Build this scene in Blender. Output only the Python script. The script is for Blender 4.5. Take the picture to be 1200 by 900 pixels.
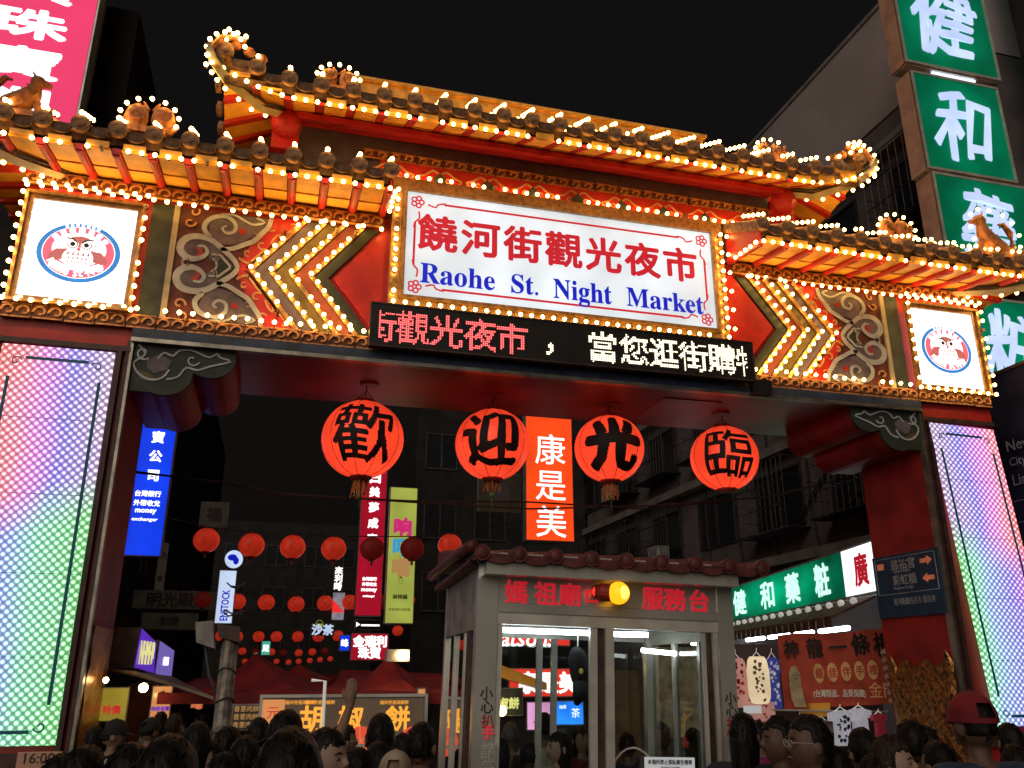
import bpy, bmesh, math, random
from mathutils import Vector, Matrix, noise
R = math.radians
random.seed(7)
sc = bpy.context.scene
for o in list(bpy.data.objects): bpy.data.objects.remove(o)

# ------------------------------------------------------------ camera, world, light
CAMP, CAMY, FPX = R(18.55), R(15.23), 1000.0
cam = bpy.data.cameras.new('camera'); camo = bpy.data.objects.new('camera', cam); sc.collection.objects.link(camo)
cam.sensor_fit = 'HORIZONTAL'; cam.sensor_width = 36.0; cam.lens = 36.0 * FPX / 1200.0
cam.clip_start = 0.05; cam.clip_end = 2000
camo.location = (0, -10, 1.9)
camo.rotation_euler = (R(90) + CAMP, 0, -CAMY)
sc.camera = camo
w = bpy.data.worlds.new('World'); sc.world = w; w.use_nodes = True
nt = w.node_tree; bg = nt.nodes['Background']
sky = nt.nodes.new('ShaderNodeTexSky'); sky.sky_type = 'NISHITA'; sky.sun_disc = False
sky.sun_elevation = R(-4); sky.sun_rotation = R(200); sky.air_density = 1.0; sky.dust_density = 3.0
mx = nt.nodes.new('ShaderNodeMix'); mx.data_type = 'RGBA'; mx.blend_type = 'ADD'; mx.inputs['Factor'].default_value = 1
nt.links.new(sky.outputs[0], mx.inputs['A']); mx.inputs['B'].default_value = (0.052, 0.044, 0.040, 1)
nt.links.new(mx.outputs['Result'], bg.inputs['Color']); bg.inputs['Strength'].default_value = 0.075
sun = bpy.data.lights.new('town_fill', 'SUN'); suno = bpy.data.objects.new('town_fill', sun); sc.collection.objects.link(suno)
sun.energy = 0.95; sun.angle = R(60); sun.color = (1.0, 0.86, 0.72)  # wide sun added as fill for unseen street lighting behind the camera
suno.rotation_euler = (R(64), 0, R(-32)); suno.location = (0, -20, 20)
sc.view_settings.view_transform = 'Standard'; sc.view_settings.look = 'None'
sc.view_settings.exposure = 0.25; sc.view_settings.gamma = 1.0
sc.render.engine = 'CYCLES'
cy = sc.cycles
cy.use_denoising = True; cy.max_bounces = 6; cy.diffuse_bounces = 3; cy.glossy_bounces = 3; cy.transmission_bounces = 4
cy.transparent_max_bounces = 12; cy.sample_clamp_indirect = 4.0; cy.caustics_reflective = False; cy.caustics_refractive = False
try: cy.use_light_tree = True
except Exception: pass

# ------------------------------------------------------------ where a sight line meets a real plane of the street
_cp, _sp, _cy, _sy = math.cos(CAMP), math.sin(CAMP), math.cos(CAMY), math.sin(CAMY)
_F = Vector((_sy * _cp, _cy * _cp, _sp)); _U = Vector((-_sy * _sp, -_cy * _sp, _cp)); _X = Vector((_cy, -_sy, 0))
CP = Vector((0, -10, 1.9))
def ray(px, py): return _F + _X * ((px - 600) / FPX) - _U * ((py - 450) / FPX)
def P(px, py, Y=0.0): d = ray(px, py); return CP + d * ((Y - CP.y) / d.y)
def PX(px, py, X): d = ray(px, py); return CP + d * ((X - CP.x) / d.x)
def PZ(px, py, Z): d = ray(px, py); return CP + d * ((Z - CP.z) / d.z)

# ------------------------------------------------------------ materials
MAT = {}
def mat(name, col, rough=0.6, metal=0.0, var=0.25, scale=6.0, bump=0.15, emit=0.0, ecol=None, spec=0.4, stretch=None, col2=None):
    if name in MAT: return MAT[name]
    m = bpy.data.materials.new(name); m.use_nodes = True; n = m.node_tree; b = n.nodes['Principled BSDF']
    b.inputs['Roughness'].default_value = rough; b.inputs['Metallic'].default_value = metal
    b.inputs['Specular IOR Level'].default_value = spec
    tc = n.nodes.new('ShaderNodeTexCoord'); nz = n.nodes.new('ShaderNodeTexNoise')
    nz.inputs['Scale'].default_value = scale; nz.inputs['Detail'].default_value = 6
    mp = n.nodes.new('ShaderNodeMapping'); n.links.new(tc.outputs['Object'], mp.inputs[0]); n.links.new(mp.outputs[0], nz.inputs[0])
    if stretch: mp.inputs['Scale'].default_value = stretch
    cr = n.nodes.new('ShaderNodeMix'); cr.data_type = 'RGBA'
    c2 = col2 or tuple(c * (1 - 2 * var) if var < .5 else c * .1 for c in col)
    cr.inputs['A'].default_value = (*c2, 1); cr.inputs['B'].default_value = (*[min(1, c * (1 + var * .5)) for c in col], 1)
    rm = n.nodes.new('ShaderNodeMapRange'); rm.inputs[1].default_value = .3; rm.inputs[2].default_value = .65
    n.links.new(nz.outputs['Fac'], rm.inputs[0]); n.links.new(rm.outputs[0], cr.inputs['Factor'])
    n.links.new(cr.outputs['Result'], b.inputs['Base Color'])
    if bump:
        bp = n.nodes.new('ShaderNodeBump'); bp.inputs['Strength'].default_value = bump; bp.inputs['Distance'].default_value = .02
        n.links.new(nz.outputs['Fac'], bp.inputs['Height']); n.links.new(bp.outputs[0], b.inputs['Normal'])
    if emit:
        b.inputs['Emission Strength'].default_value = emit; b.inputs['Emission Color'].default_value = (*(ecol or col), 1)
    MAT[name] = m; return m
def lit(name, col, s, var=0.0, scale=2.0, hot=0.0):
    """a lit face: coloured film over tubes, also cloth and boards with light put in, a little uneven"""
    if name in MAT: return MAT[name]
    m = bpy.data.materials.new(name); m.use_nodes = True; n = m.node_tree; b = n.nodes['Principled BSDF']
    b.inputs['Base Color'].default_value = (*[c * .5 for c in col], 1); b.inputs['Roughness'].default_value = .35
    b.inputs['Emission Color'].default_value = (*col, 1); b.inputs['Emission Strength'].default_value = s
    if var:
        tc = n.nodes.new('ShaderNodeTexCoord'); nz = n.nodes.new('ShaderNodeTexNoise'); nz.inputs['Scale'].default_value = scale
        rm = n.nodes.new('ShaderNodeMapRange'); rm.inputs[1].default_value = .3; rm.inputs[2].default_value = .7
        rm.inputs[3].default_value = s * (1 - var); rm.inputs[4].default_value = s * (1 + var)
        n.links.new(tc.outputs['Object'], nz.inputs[0]); n.links.new(nz.outputs['Fac'], rm.inputs[0]); n.links.new(rm.outputs[0], b.inputs['Emission Strength'])
        if hot:   # the tubes inside sit in the middle of the box: the film is brighter over them
            vm = n.nodes.new('ShaderNodeVectorMath'); vm.operation = 'DISTANCE'; vm.inputs[1].default_value = (.5, .5, .5); n.links.new(tc.outputs['Generated'], vm.inputs[0])
            r2 = n.nodes.new('ShaderNodeMapRange'); r2.inputs[1].default_value = .12; r2.inputs[2].default_value = .72; r2.inputs[3].default_value = 1 + hot; r2.inputs[4].default_value = 1 - hot; n.links.new(vm.outputs['Value'], r2.inputs[0])
            mu = n.nodes.new('ShaderNodeMath'); mu.operation = 'MULTIPLY'; n.links.new(r2.outputs[0], mu.inputs[0]); n.links.new(rm.outputs[0], mu.inputs[1]); n.links.new(mu.outputs[0], b.inputs['Emission Strength'])
    MAT[name] = m; return m
def m_(c): return c if not isinstance(c, str) else MAT[c]

mat('red_paint', (.42, .022, .016), .45, var=.18, scale=3)
mat('pillar_red', (.30, .018, .014), .5, var=.25, scale=2.5)
mat('beam_under', (.27, .065, .055), .35, var=.2, scale=1.5)
mat('orange_paint', (.92, .44, .06), .5, var=.14, scale=5)
mat('rafter_red', (.48, .025, .02), .45, var=.15)
mat('fascia_red', (.50, .02, .03), .45, var=.12)
mat('slate_purple', (.095, .075, .105), .6, var=.2)
mat('tile_clay', (.38, .19, .09), .75, var=.35, scale=18, bump=.5)
mat('tile_dark', (.17, .085, .045), .8, var=.35, scale=18, bump=.5)
mat('ornament', (.48, .17, .05), .55, var=.3, scale=14, bump=.5)
mat('scroll_gold', (.62, .27, .10), .45, var=.3, scale=20, bump=.3)
mat('scroll_back', (.16, .055, .025), .6, var=.3, scale=12)
mat('ridge_gold', (.85, .42, .08), .5, var=.2)
mat('cloud_brown', (.15, .035, .025), .6, var=.25)
mat('cloud_grey', (.50, .50, .50), .55, var=.15)
mat('cloud_tint', (.17, .13, .15), .6, var=.25)
mat('cloud_pale', (.52, .45, .34), .5, var=.12)
mat('cloud_dark', (.035, .045, .035), .6, var=.2)
mat('vine_gold', (.62, .30, .12), .5, var=.15)
mat('panel_red', (.55, .025, .018), .4, var=.12)
mat('stripe_grey', (.10, .07, .10), .5, var=.2)
mat('stripe_olive', (.13, .085, .025), .5, var=.2)
mat('stripe_rust', (.24, .045, .025), .5, var=.2)
mat('stripe_green', (.035, .04, .025), .5, var=.2)
mat('dark_green', (.045, .055, .045), .55, var=.25)
mat('beige_edge', (.50, .42, .27), .5, var=.15)
mat('rail_brass', (.50, .26, .09), .35, metal=.5, var=.25, scale=15)
mat('blue_strip', (.03, .05, .10), .5, var=.3)
mat('steel_edge', (.36, .33, .28), .35, metal=.8, var=.25, scale=5)
mat('steel', (.74, .73, .66), .27, metal=.6, var=.12, scale=1.5, bump=.03)
mat('alu', (.66, .65, .58), .4, metal=.35, var=.15, scale=4, bump=.05)
mat('dark_frame', (.07, .035, .03), .5, var=.3)
mat('black', (.012, .011, .011), .5, var=.2)
mat('cable', (.05, .05, .05), .6, var=.2)
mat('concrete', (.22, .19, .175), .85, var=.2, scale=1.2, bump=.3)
mat('parapet_lit', (.36, .30, .30), .85, var=.12, scale=.5, bump=.15)  # paler copy of the house wall: light up there is put into the colour
mat('wall_mauve', (.13, .105, .105), .85, var=.2, scale=.9, bump=.3)  # darker copy: the shade inside the arch is put into the colour
mat('wall_dark', (.018, .015, .014), .85, var=.35, scale=1.4, bump=.3)  # near black: the unlit depth of the street is put into the colour
mat('asphalt', (.05, .048, .046), .8, var=.3, scale=8, bump=.4)
mat('cage_metal', (.07, .06, .06), .5, metal=.5, var=.3)
mat('window_dark', (.02, .022, .025), .15, var=.2, bump=0)
mat('maroon_tile', (.13, .028, .03), .55, var=.3, scale=10, bump=.4)
mat('maroon_cloth', (.24, .018, .018), .85, var=.25, scale=3, bump=.4)
mat('red_ink', (.50, .02, .03), .4, var=.08, bump=0, emit=.42, ecol=(.8, .02, .04))
mat('grey_box', (.30, .28, .26), .6, var=.25)
mat('sign_side', (.62, .34, .24), .6, var=.15, scale=3)
mat('lantern_cap', (.35, .03, .02), .5, var=.3)
mat('tassel', (.65, .22, .05), .7, var=.3)
mat('ink_black', (.012, .006, .006), .7, var=.1, bump=0)
lit('bulb_lit', (1.0, .58, .15), 20.0)
mat('bulb_dead', (.45, .30, .18), .15, var=.3, scale=30)
mat('bulb_socket', (.10, .05, .03), .5, var=.2)
lit('sign_white', (.93, .97, 1.0), 1.15, var=.12, scale=1.6)
lit('owl_white', (1.0, .98, .95), 1.2)
lit('tube_white', (.92, .97, 1.0), 11.0)
lit('warm_lamp', (1.0, .66, .30), 22.0)

# ------------------------------------------------------------ mesh builder and scene graph
WM = {}
def place(o, parent=None, local=False, mtx=None):
    """link o under parent; mtx is its world matrix (or matrix in the parent's own space when local)"""
    sc.collection.objects.link(o)
    mtx = mtx or Matrix.Identity(4)
    o.matrix_basis = mtx
    if parent is not None:
        o.parent = parent
        if not local: o.matrix_parent_inverse = WM[parent.name].inverted(); WM[o.name] = mtx
        else: WM[o.name] = WM[parent.name] @ mtx
    else: WM[o.name] = mtx
    return o
def props(o, label=None, cat=None, group=None, kind=None):
    if label: o['label'] = label
    if cat: o['category'] = cat
    if group: o['group'] = group
    if kind: o['kind'] = kind
    return o
def thing(name, label, cat, loc=(0, 0, 0), group=None, mtx=None):
    o = bpy.data.objects.new(name, None); o.empty_display_size = .1
    place(o, None, mtx=mtx or Matrix.Translation(Vector(loc))); return props(o, label, cat, group)
class M:
    def __init__(s): s.v = []; s.f = []; s.m = []
    def add(s, vs, fs, mi=0):
        n = len(s.v); s.v += [tuple(v) for v in vs]; s.f += [tuple(i + n for i in f) for f in fs]; s.m += [mi] * len(fs)
    def box(s, a, b, mi=0):
        x0, y0, z0 = a; x1, y1, z1 = b
        s.hexa([(x0, y0, z0), (x1, y0, z0), (x1, y1, z0), (x0, y1, z0), (x0, y0, z1), (x1, y0, z1), (x1, y1, z1), (x0, y1, z1)], mi)
    def hexa(s, v, mi=0): s.add(v, [(3, 2, 1, 0), (4, 5, 6, 7), (0, 1, 5, 4), (1, 2, 6, 5), (2, 3, 7, 6), (3, 0, 4, 7)], mi)
    def quad(s, a, b, c, d, n, mi=0):
        """slab: face a b c d pushed back by vector n"""
        n = Vector(n); q = [Vector(p) for p in (a, b, c, d)]
        s.hexa([*[p + n for p in q], *q], mi)
    def plate(s, poly, y, th, mi=0):
        """polygon [(x,z)] as a plate with its face at y, th thick to the back"""
        n = len(poly); s.add([(x, y, z) for x, z in poly] + [(x, y + th, z) for x, z in poly],
            [tuple(range(n)), tuple(range(2 * n - 1, n - 1, -1))] + [(i, i + n, (i + 1) % n + n, (i + 1) % n) for i in range(n)], mi)
    def ribbon(s, pts, wd, y, th, mi=0):
        """a painted raised line following [(x,z)], width wd (number or list)"""
        if len(pts) >= 4 and len(pts) < 24:   # round the traced corners
            W = list(wd) if isinstance(wd, (list, tuple)) else [wd] * len(pts); q = []; ww = []
            for i in range(len(pts) - 1):
                p0, p1, p2, p3 = pts[max(0, i - 1)], pts[i], pts[i + 1], pts[min(len(pts) - 1, i + 2)]
                for k in range(3):
                    t = k / 3; q.append(tuple(.5 * (2 * p1[j] + (p2[j] - p0[j]) * t + (2 * p0[j] - 5 * p1[j] + 4 * p2[j] - p3[j]) * t * t + (3 * p1[j] - p0[j] - 3 * p2[j] + p3[j]) * t ** 3) for j in (0, 1))); ww.append(W[i] * (1 - t) + W[i + 1] * t)
            pts, wd = q + [pts[-1]], ww + [W[-1]]
        n = len(pts); L = []; Rr = []
        for i, (x, z) in enumerate(pts):
            a = pts[max(0, i - 1)]; b = pts[min(n - 1, i + 1)]; dx, dz = b[0] - a[0], b[1] - a[1]; l = math.hypot(dx, dz) or 1
            h = (wd[i] if isinstance(wd, (list, tuple)) else wd) / 2
            L.append((x - dz / l * h, z + dx / l * h)); Rr.append((x + dz / l * h, z - dx / l * h))
        vs = [(x, y, z) for x, z in L] + [(x, y, z) for x, z in Rr] + [(x, y + th, z) for x, z in L] + [(x, y + th, z) for x, z in Rr]
        fs = []
        for i in range(n - 1):
            fs += [(i, i + 1, n + i + 1, n + i), (i, 2 * n + i, 2 * n + i + 1, i + 1), (n + i, n + i + 1, 3 * n + i + 1, 3 * n + i)]
        fs += [(0, n, 3 * n, 2 * n), (n - 1, 3 * n - 1, 4 * n - 1, 2 * n - 1)]
        s.add(vs, fs, mi)
    def tube(s, pts, r, n=8, mi=0):
        pts = [Vector(p) for p in pts]; k = len(pts); vs = []
        up = Vector((0, 0, 1))
        for i, p in enumerate(pts):
            t = (pts[min(k - 1, i + 1)] - pts[max(0, i - 1)]).normalized()
            a = t.cross(up); 
            if a.length < .05: a = t.cross(Vector((0, 1, 0)))
            a.normalize(); b = t.cross(a); rr = r[i] if isinstance(r, (list, tuple)) else r
            for j in range(n):
                q = 2 * math.pi * j / n; vs.append(p + a * math.cos(q) * rr + b * math.sin(q) * rr)
        fs = [(i * n + j, i * n + (j + 1) % n, (i + 1) * n + (j + 1) % n, (i + 1) * n + j) for i in range(k - 1) for j in range(n)]
        fs += [tuple(range(n))[::-1], tuple(range((k - 1) * n, k * n))]
        s.add(vs, fs, mi)
    def sphere(s, c, r, nu=12, nv=8, mi=0, fn=None):
        r = r if isinstance(r, (tuple, list)) else (r, r, r); vs = []
        for i in range(nv + 1):
            t = math.pi * i / nv
            for j in range(nu):
                p = 2 * math.pi * j / nu; d = Vector((math.sin(t) * math.cos(p), math.sin(t) * math.sin(p), math.cos(t)))
                k = fn(d) if fn else 1
                vs.append((c[0] + d.x * r[0] * k, c[1] + d.y * r[1] * k, c[2] + d.z * r[2] * k))
        s.add(vs, [(i * nu + j, (i + 1) * nu + j, (i + 1) * nu + (j + 1) % nu, i * nu + (j + 1) % nu) for i in range(nv) for j in range(nu)], mi)
    def lathe(s, prof, c=(0, 0, 0), n=16, mi=0):
        vs = [(c[0] + r * math.cos(2 * math.pi * j / n), c[1] + r * math.sin(2 * math.pi * j / n), c[2] + z) for r, z in prof for j in range(n)]
        s.add(vs, [(i * n + j, i * n + (j + 1) % n, (i + 1) * n + (j + 1) % n, (i + 1) * n + j) for i in range(len(prof) - 1) for j in range(n)], mi)
    def mesh(s, name, mats, smooth=False):
        me = bpy.data.meshes.new(name); me.from_pydata(s.v, [], s.f); 
        for m in (mats if isinstance(mats, (list, tuple)) else [mats]): me.materials.append(m_(m))
        me.polygons.foreach_set('material_index', s.m)
        bm = bmesh.new(); bm.from_mesh(me); bmesh.ops.recalc_face_normals(bm, faces=bm.faces); bm.to_mesh(me); bm.free()
        if smooth: me.polygons.foreach_set('use_smooth', [True] * len(me.polygons))
        me.update(); return me
    def build(s, name, mats, parent=None, local=False, smooth=False, label=None, cat=None, group=None, kind=None, mtx=None):
        o = bpy.data.objects.new(name, s.mesh(name, mats, smooth)); place(o, parent, local, mtx)
        return props(o, label, cat, group, kind)
def inst(name, me, parent, loc, local=False, rot=None, scale=None, label=None):
    o = bpy.data.objects.new(name, me)
    m = Matrix.Translation(Vector(loc))
    if rot is not None: m = m @ rot
    if scale: m = m @ Matrix.Diagonal((*scale, 1))
    place(o, parent, local, m); return props(o, label)

# ------------------------------------------------------------ lettering
_gl = {}
def glyph(s):
    if s in _gl: return _gl[s]
    c = bpy.data.curves.new('g', 'FONT'); c.body = s; c.extrude = .01; c.resolution_u = 2
    o = bpy.data.objects.new('g', c); me = bpy.data.meshes.new_from_object(o)
    me.calc_loop_triangles()
    v = [tuple(q.co) for q in me.vertices]; f = [tuple(p.vertices) for p in me.polygons]; t = [tuple(q.vertices) for q in me.loop_triangles if q.normal.z > .5]
    bpy.data.objects.remove(o); bpy.data.curves.remove(c); bpy.data.meshes.remove(me)
    xs = [q[0] for q in v] or [0]; ys = [q[1] for q in v] or [0]
    _gl[s] = (v, f, t, min(xs), max(xs), min(ys), max(ys)); return _gl[s]
def text(s, O, U, V, h, material, parent, w=None, bold=0.0, align='c', name='lettering', depth=.004, rot=0.0, slant=0.0, vertical=False, gap=1.15, local=False, wob=0.0, mm=None):
    """s stands centred on O (3-D point), running along U and upright along V, letter height h"""
    O, U, V = Vector(O), Vector(U).normalized(), Vector(V).normalized(); N = U.cross(V)
    m = mm or M(); cr, sr = math.cos(rot), math.sin(rot)
    cells = [(c, -(i - (len(s) - 1) / 2) * h * gap) for i, c in enumerate(s)] if vertical else [(s, 0.0)]
    for c, dv in cells:
        if c == ' ': continue
        v, f, t, x0, x1, y0, y1 = glyph(c)
        if vertical or all(ord(q) > 0x2e00 and ord(q) < 0xffff for q in c): sy = h / .92; y0, y1 = -.08, .84
        else: sy = h / (y1 - y0 if y1 > y0 else 1)
        sx = (w / (x1 - x0)) if w and x1 > x0 else sy
        cx = (x0 + x1) / 2 if align == 'c' else (x0 if align == 'l' else x1)
        cyy = (y0 + y1) / 2
        offs = [(0, 0)] + ([(bold * math.cos(k), bold * math.sin(k)) for k in (0, 1.05, 2.1, 3.14, 4.19, 5.24)] if bold else [])
        for k, (ox, oy) in enumerate(offs):
            vs = []
            for q in v:
                a = (q[0] - cx) * sx + ox * h; b = (q[1] - cyy) * sy + oy * h; a += b * slant
                if wob: a, b = a + wob * h * math.sin(b / h * 7 + a / h * 2.3), b + wob * h * math.sin(a / h * 6 + 1 + b / h * 3)
                a, b = a * cr - b * sr, a * sr + b * cr
                vs.append(O + U * a + V * (b + dv) + N * ((q[2] + .01) * depth / .02 + k * .00025 + .002))
            m.add(vs, f)
    if mm is not None or not m.v: return m
    return m.build(name, material, parent, local, kind=None)
def raster(s, n, grow=0.0):
    """set of cells (i,j) of an n-high grid that the glyph covers"""
    v, f, t, x0, x1, y0, y1 = glyph(s); y0, y1 = -.12, .88; x0 = 0 if len(s) > 1 else x0 - .02; k = n / (y1 - y0); on = set()
    offs = [(0, 0)] + ([(grow * math.cos(a), grow * math.sin(a)) for a in [i * .785 for i in range(8)]] if grow else [])
    for a, b, c in t:
        for ox, oy in offs:
            A, B, Cc = [((v[i][0] - x0 + ox) * k, (v[i][1] - y0 + oy) * k) for i in (a, b, c)]
            d = (B[0] - A[0]) * (Cc[1] - A[1]) - (Cc[0] - A[0]) * (B[1] - A[1])
            if abs(d) < 1e-9: continue
            for i in range(int(min(A[0], B[0], Cc[0]) - .5), int(max(A[0], B[0], Cc[0]) + 1.5)):
                for j in range(int(min(A[1], B[1], Cc[1]) - .5), int(max(A[1], B[1], Cc[1]) + 1.5)):
                    px, py = i + .5, j + .5
                    u = ((px - A[0]) * (Cc[1] - A[1]) - (Cc[0] - A[0]) * (py - A[1])) / d; q = ((B[0] - A[0]) * (py - A[1]) - (px - A[0]) * (B[1] - A[1])) / d
                    if u >= -.01 and q >= -.01 and u + q <= 1.01: on.add((i, j))
    return on, (x1 - x0) * k
FX, FZ = Vector((1, 0, 0)), Vector((0, 0, 1))
# ------------------------------------------------------------ ground and street
g = M(); g.box((-60, -40, -.3), (70, 120, 0)); g.build('ground', 'asphalt', kind='structure')

# ------------------------------------------------------------ shared small pieces
bm_ = M(); bm_.sphere((0, 0, 0), .0265, 10, 7, 0); bm_.tube([(0, .03, 0), (0, .062, 0)], .016, 6, 1)
BULB = bm_.mesh('bulb', ['bulb_lit', 'bulb_socket'], True); BULB_OFF = BULB.copy(); BULB_OFF.materials[0] = MAT['bulb_dead']
gate = thing('night_market_gate', 'red and gold market gate with tiled roofs and rows of glowing bulbs', 'gate', (3.55, .85, 0))
BULBS = []
def bulbrow(a, b, n=None, step=.15, off=.035, skip=0):
    a, b = Vector(a), Vector(b); n = n or max(2, int(round((b - a).length / step)) + 1)
    for i in range(n):
        if random.random() < skip: continue
        BULBS.append((a.lerp(b, i / (n - 1)) + Vector((random.uniform(-.008, .008), 0, random.uniform(-.006, .006))), random.random() < off))
def bulbs_for(root, lst, limit=300):
    lst = sorted(lst, key=lambda q: (q[0] - CP).length)
    for p, dead in lst[:limit]: inst('bulb', BULB_OFF if dead else BULB, root, p)
    if lst[limit:]:
        m = M()
        for p, dead in lst[limit:]: m.sphere(p, .0265, 8, 6, 1 if dead else 0)
        m.build('bulb_rows', ['bulb_lit', 'bulb_dead'], root, kind='stuff', smooth=True)
def spiral(cx, cz, r0, r1, a0, a1, n=14): return [(cx + (r0 + (r1 - r0) * i / n) * math.cos(a0 + (a1 - a0) * i / n), cz + (r0 + (r1 - r0) * i / n) * math.sin(a0 + (a1 - a0) * i / n)) for i in range(n + 1)]

# scroll tile: a block with a pair of curls in relief, 0.32 wide, 0.16 high
def scroll_mesh(wd, ht):
    m = M(); m.box((-wd / 2 + .004, .0, -ht / 2), (wd / 2 - .004, .03, ht / 2), 1)
    for s in (-1, 1):
        m.ribbon(spiral(s * wd * .25 + .005, -.005, ht * .12, ht * .44, 4.2, 4.2 + 5.4, 12), .024, -.022, .022)
    m.ribbon([(-wd / 2 + .01, -ht / 2 + .012), (wd / 2 - .01, -ht / 2 + .012)], .02, -.014, .014); m.ribbon([(-wd / 2 + .01, ht / 2 - .01), (wd / 2 - .01, ht / 2 - .01)], .016, -.012, .012)
    return m.mesh('scroll_tile', ['scroll_gold', 'scroll_back'])
SC1, SC2 = scroll_mesh(.325, .175), scroll_mesh(.36, .14)
def scroll_band(x0, x1, z, y, me, wd):
    n = int(round((x1 - x0) / wd))
    for i in range(n): inst('scroll_tile', me, gate, (x0 + (i + .5) * (x1 - x0) / n, y, z + .004 * math.sin(i * 2.3)))

XL0, XL1, XR0, XR1 = -3.22, -1.80, 8.90, 10.22
# pillars: red shafts, dark frame round the light panel, steel corner, thing front at y=0
for x0, x1, inn in ((XL0, XL1, XL1), (XR0, XR1, XR0)):
    p = M(); p.box((x0, .04, 0), (x1, 1.43, 5.498)); po = p.build('pillar', 'pillar_red', gate)
    f = M()
    s = 1 if inn == XL1 else -1
    f.box((x0 + .02, -.03, .95), (x1 - .02, .04, 1.13)); f.box((x0 + .02, -.03, 5.36), (x1 - .02, .04, 5.42))
    a, b = sorted((inn - s * .155, inn - s * .10)); f.box((a, -.03, 1.13), (b, .04, 5.36))
    a, b = sorted((inn - s * .06, inn - s * .028)); f.box((a, -.02, .2), (b, .04, 5.5))
    f.build('panel_frame', 'dark_frame', po)
    e = M(); a, b = sorted((inn - s * .025, inn + s * .008)); e.box((a, -.012, .1), (b, .09, 5.5)); e.build('steel_corner', 'steel_edge', po)
# beam
b = M(); b.box((XL1, .02, 5.50), (XR0, 1.75, 5.75)); bo = b.build('beam', 'beam_under', gate)
b = M(); b.box((XL1 - .02, -.05, 5.535), (XR0 + .02, .019, 5.65)); b.build('blue_strip', 'blue_strip', bo)
b = M(); b.box((XL1 - .02, -.06, 5.485), (XR0 + .02, .03, 5.533)); b.build('steel_edge', 'steel_edge', bo)
b = M()
for x in (1.0, 2.75, 4.45, 6.15):
    b.lathe([(0, -.02), (.12, -.02), (.13, 0), (.13, .01)], (x, .85, 5.49), 18)
b.build('hook_plates', 'beam_under', bo, kind='stuff')
b = M(); b.box((5.0, .35, 5.487), (5.9, 1.3, 5.499)); b.build('hatch', 'beam_under', bo)
# curved brackets under the beam, run the full depth of the gate
def bracket_poly(s, x):
    pr = [(0, 0), (1.12, 0), (1.13, -.10), (1.08, -.2), (.98, -.28), (.84, -.32), (.72, -.31), (.64, -.28), (.63, -.37), (.57, -.47), (.46, -.54), (.3, -.58), (.12, -.57), (0, -.56)]
    # rounder lobes
    q = [(0, 0), (1.13, 0)]
    q += [(.86 + .28 * math.cos(a), -.12 - .24 * math.sin(a)) for a in [R(t) for t in range(0, 121, 15)]]
    q += [(.38 + .30 * math.cos(a), -.34 - .27 * math.sin(a)) for a in [R(t) for t in range(-5, 121, 15)]]
    q += [(0, -.585)]
    return [(x + s * u, 5.499 + v) for u, v in q]
for s, x in ((1, XL1), (-1, XR0)):
    p = bracket_poly(s, x)
    if s < 0: p = p[::-1]
    m = M(); m.plate(p, .08, 1.6); bo2 = m.build('bracket', 'pillar_red', gate)
    fr = M(); fr.plate(p, .03, .05); fr.build('painted_face', 'cloud_dark', bo2)
    c = M()
    def T(pts): return [(x + s * u, 5.499 + v) for u, v in pts]
    c.ribbon(T([(.05, -.02), (.14, -.14), (.03, -.25), (.10, -.38), (.24, -.44), (.36, -.4), (.42, -.30)]), .022, .018, .012)
    c.ribbon(T(spiral(.12, -.12, .02, .09, 0, 5.5)), .02, .017, .013)
    c.ribbon(T([(.40, -.42), (.52, -.38), (.60, -.26), (.72, -.28), (.86, -.22), (1.08, -.14), (.96, -.10), (.92, -.06), (.84, -.11), (.72, -.07), (.62, -.04), (.5, -.06), (.44, -.13), (.34, -.1), (.28, -.18)]), .022, .018, .012)
    c.ribbon(T(spiral(.66, -.16, .02, .08, 1, 6)), .018, .017, .013)
    c.build('cloud_outline', 'cloud_grey', bo2)
    c = M(); c.plate(T([(.16, -.2), (.3, -.12), (.44, -.2), (.4, -.3), (.26, -.36), (.18, -.3)])[::s], .022, .008); c.build('cloud_fill', 'cloud_tint', bo2)
    c = M(); c.plate(T([(.08, -.34), (.2, -.36), (.28, -.42), (.2, -.46), (.12, -.44)])[::s], .021, .009); c.build('petal_fill', 'stripe_olive', bo2)

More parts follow.
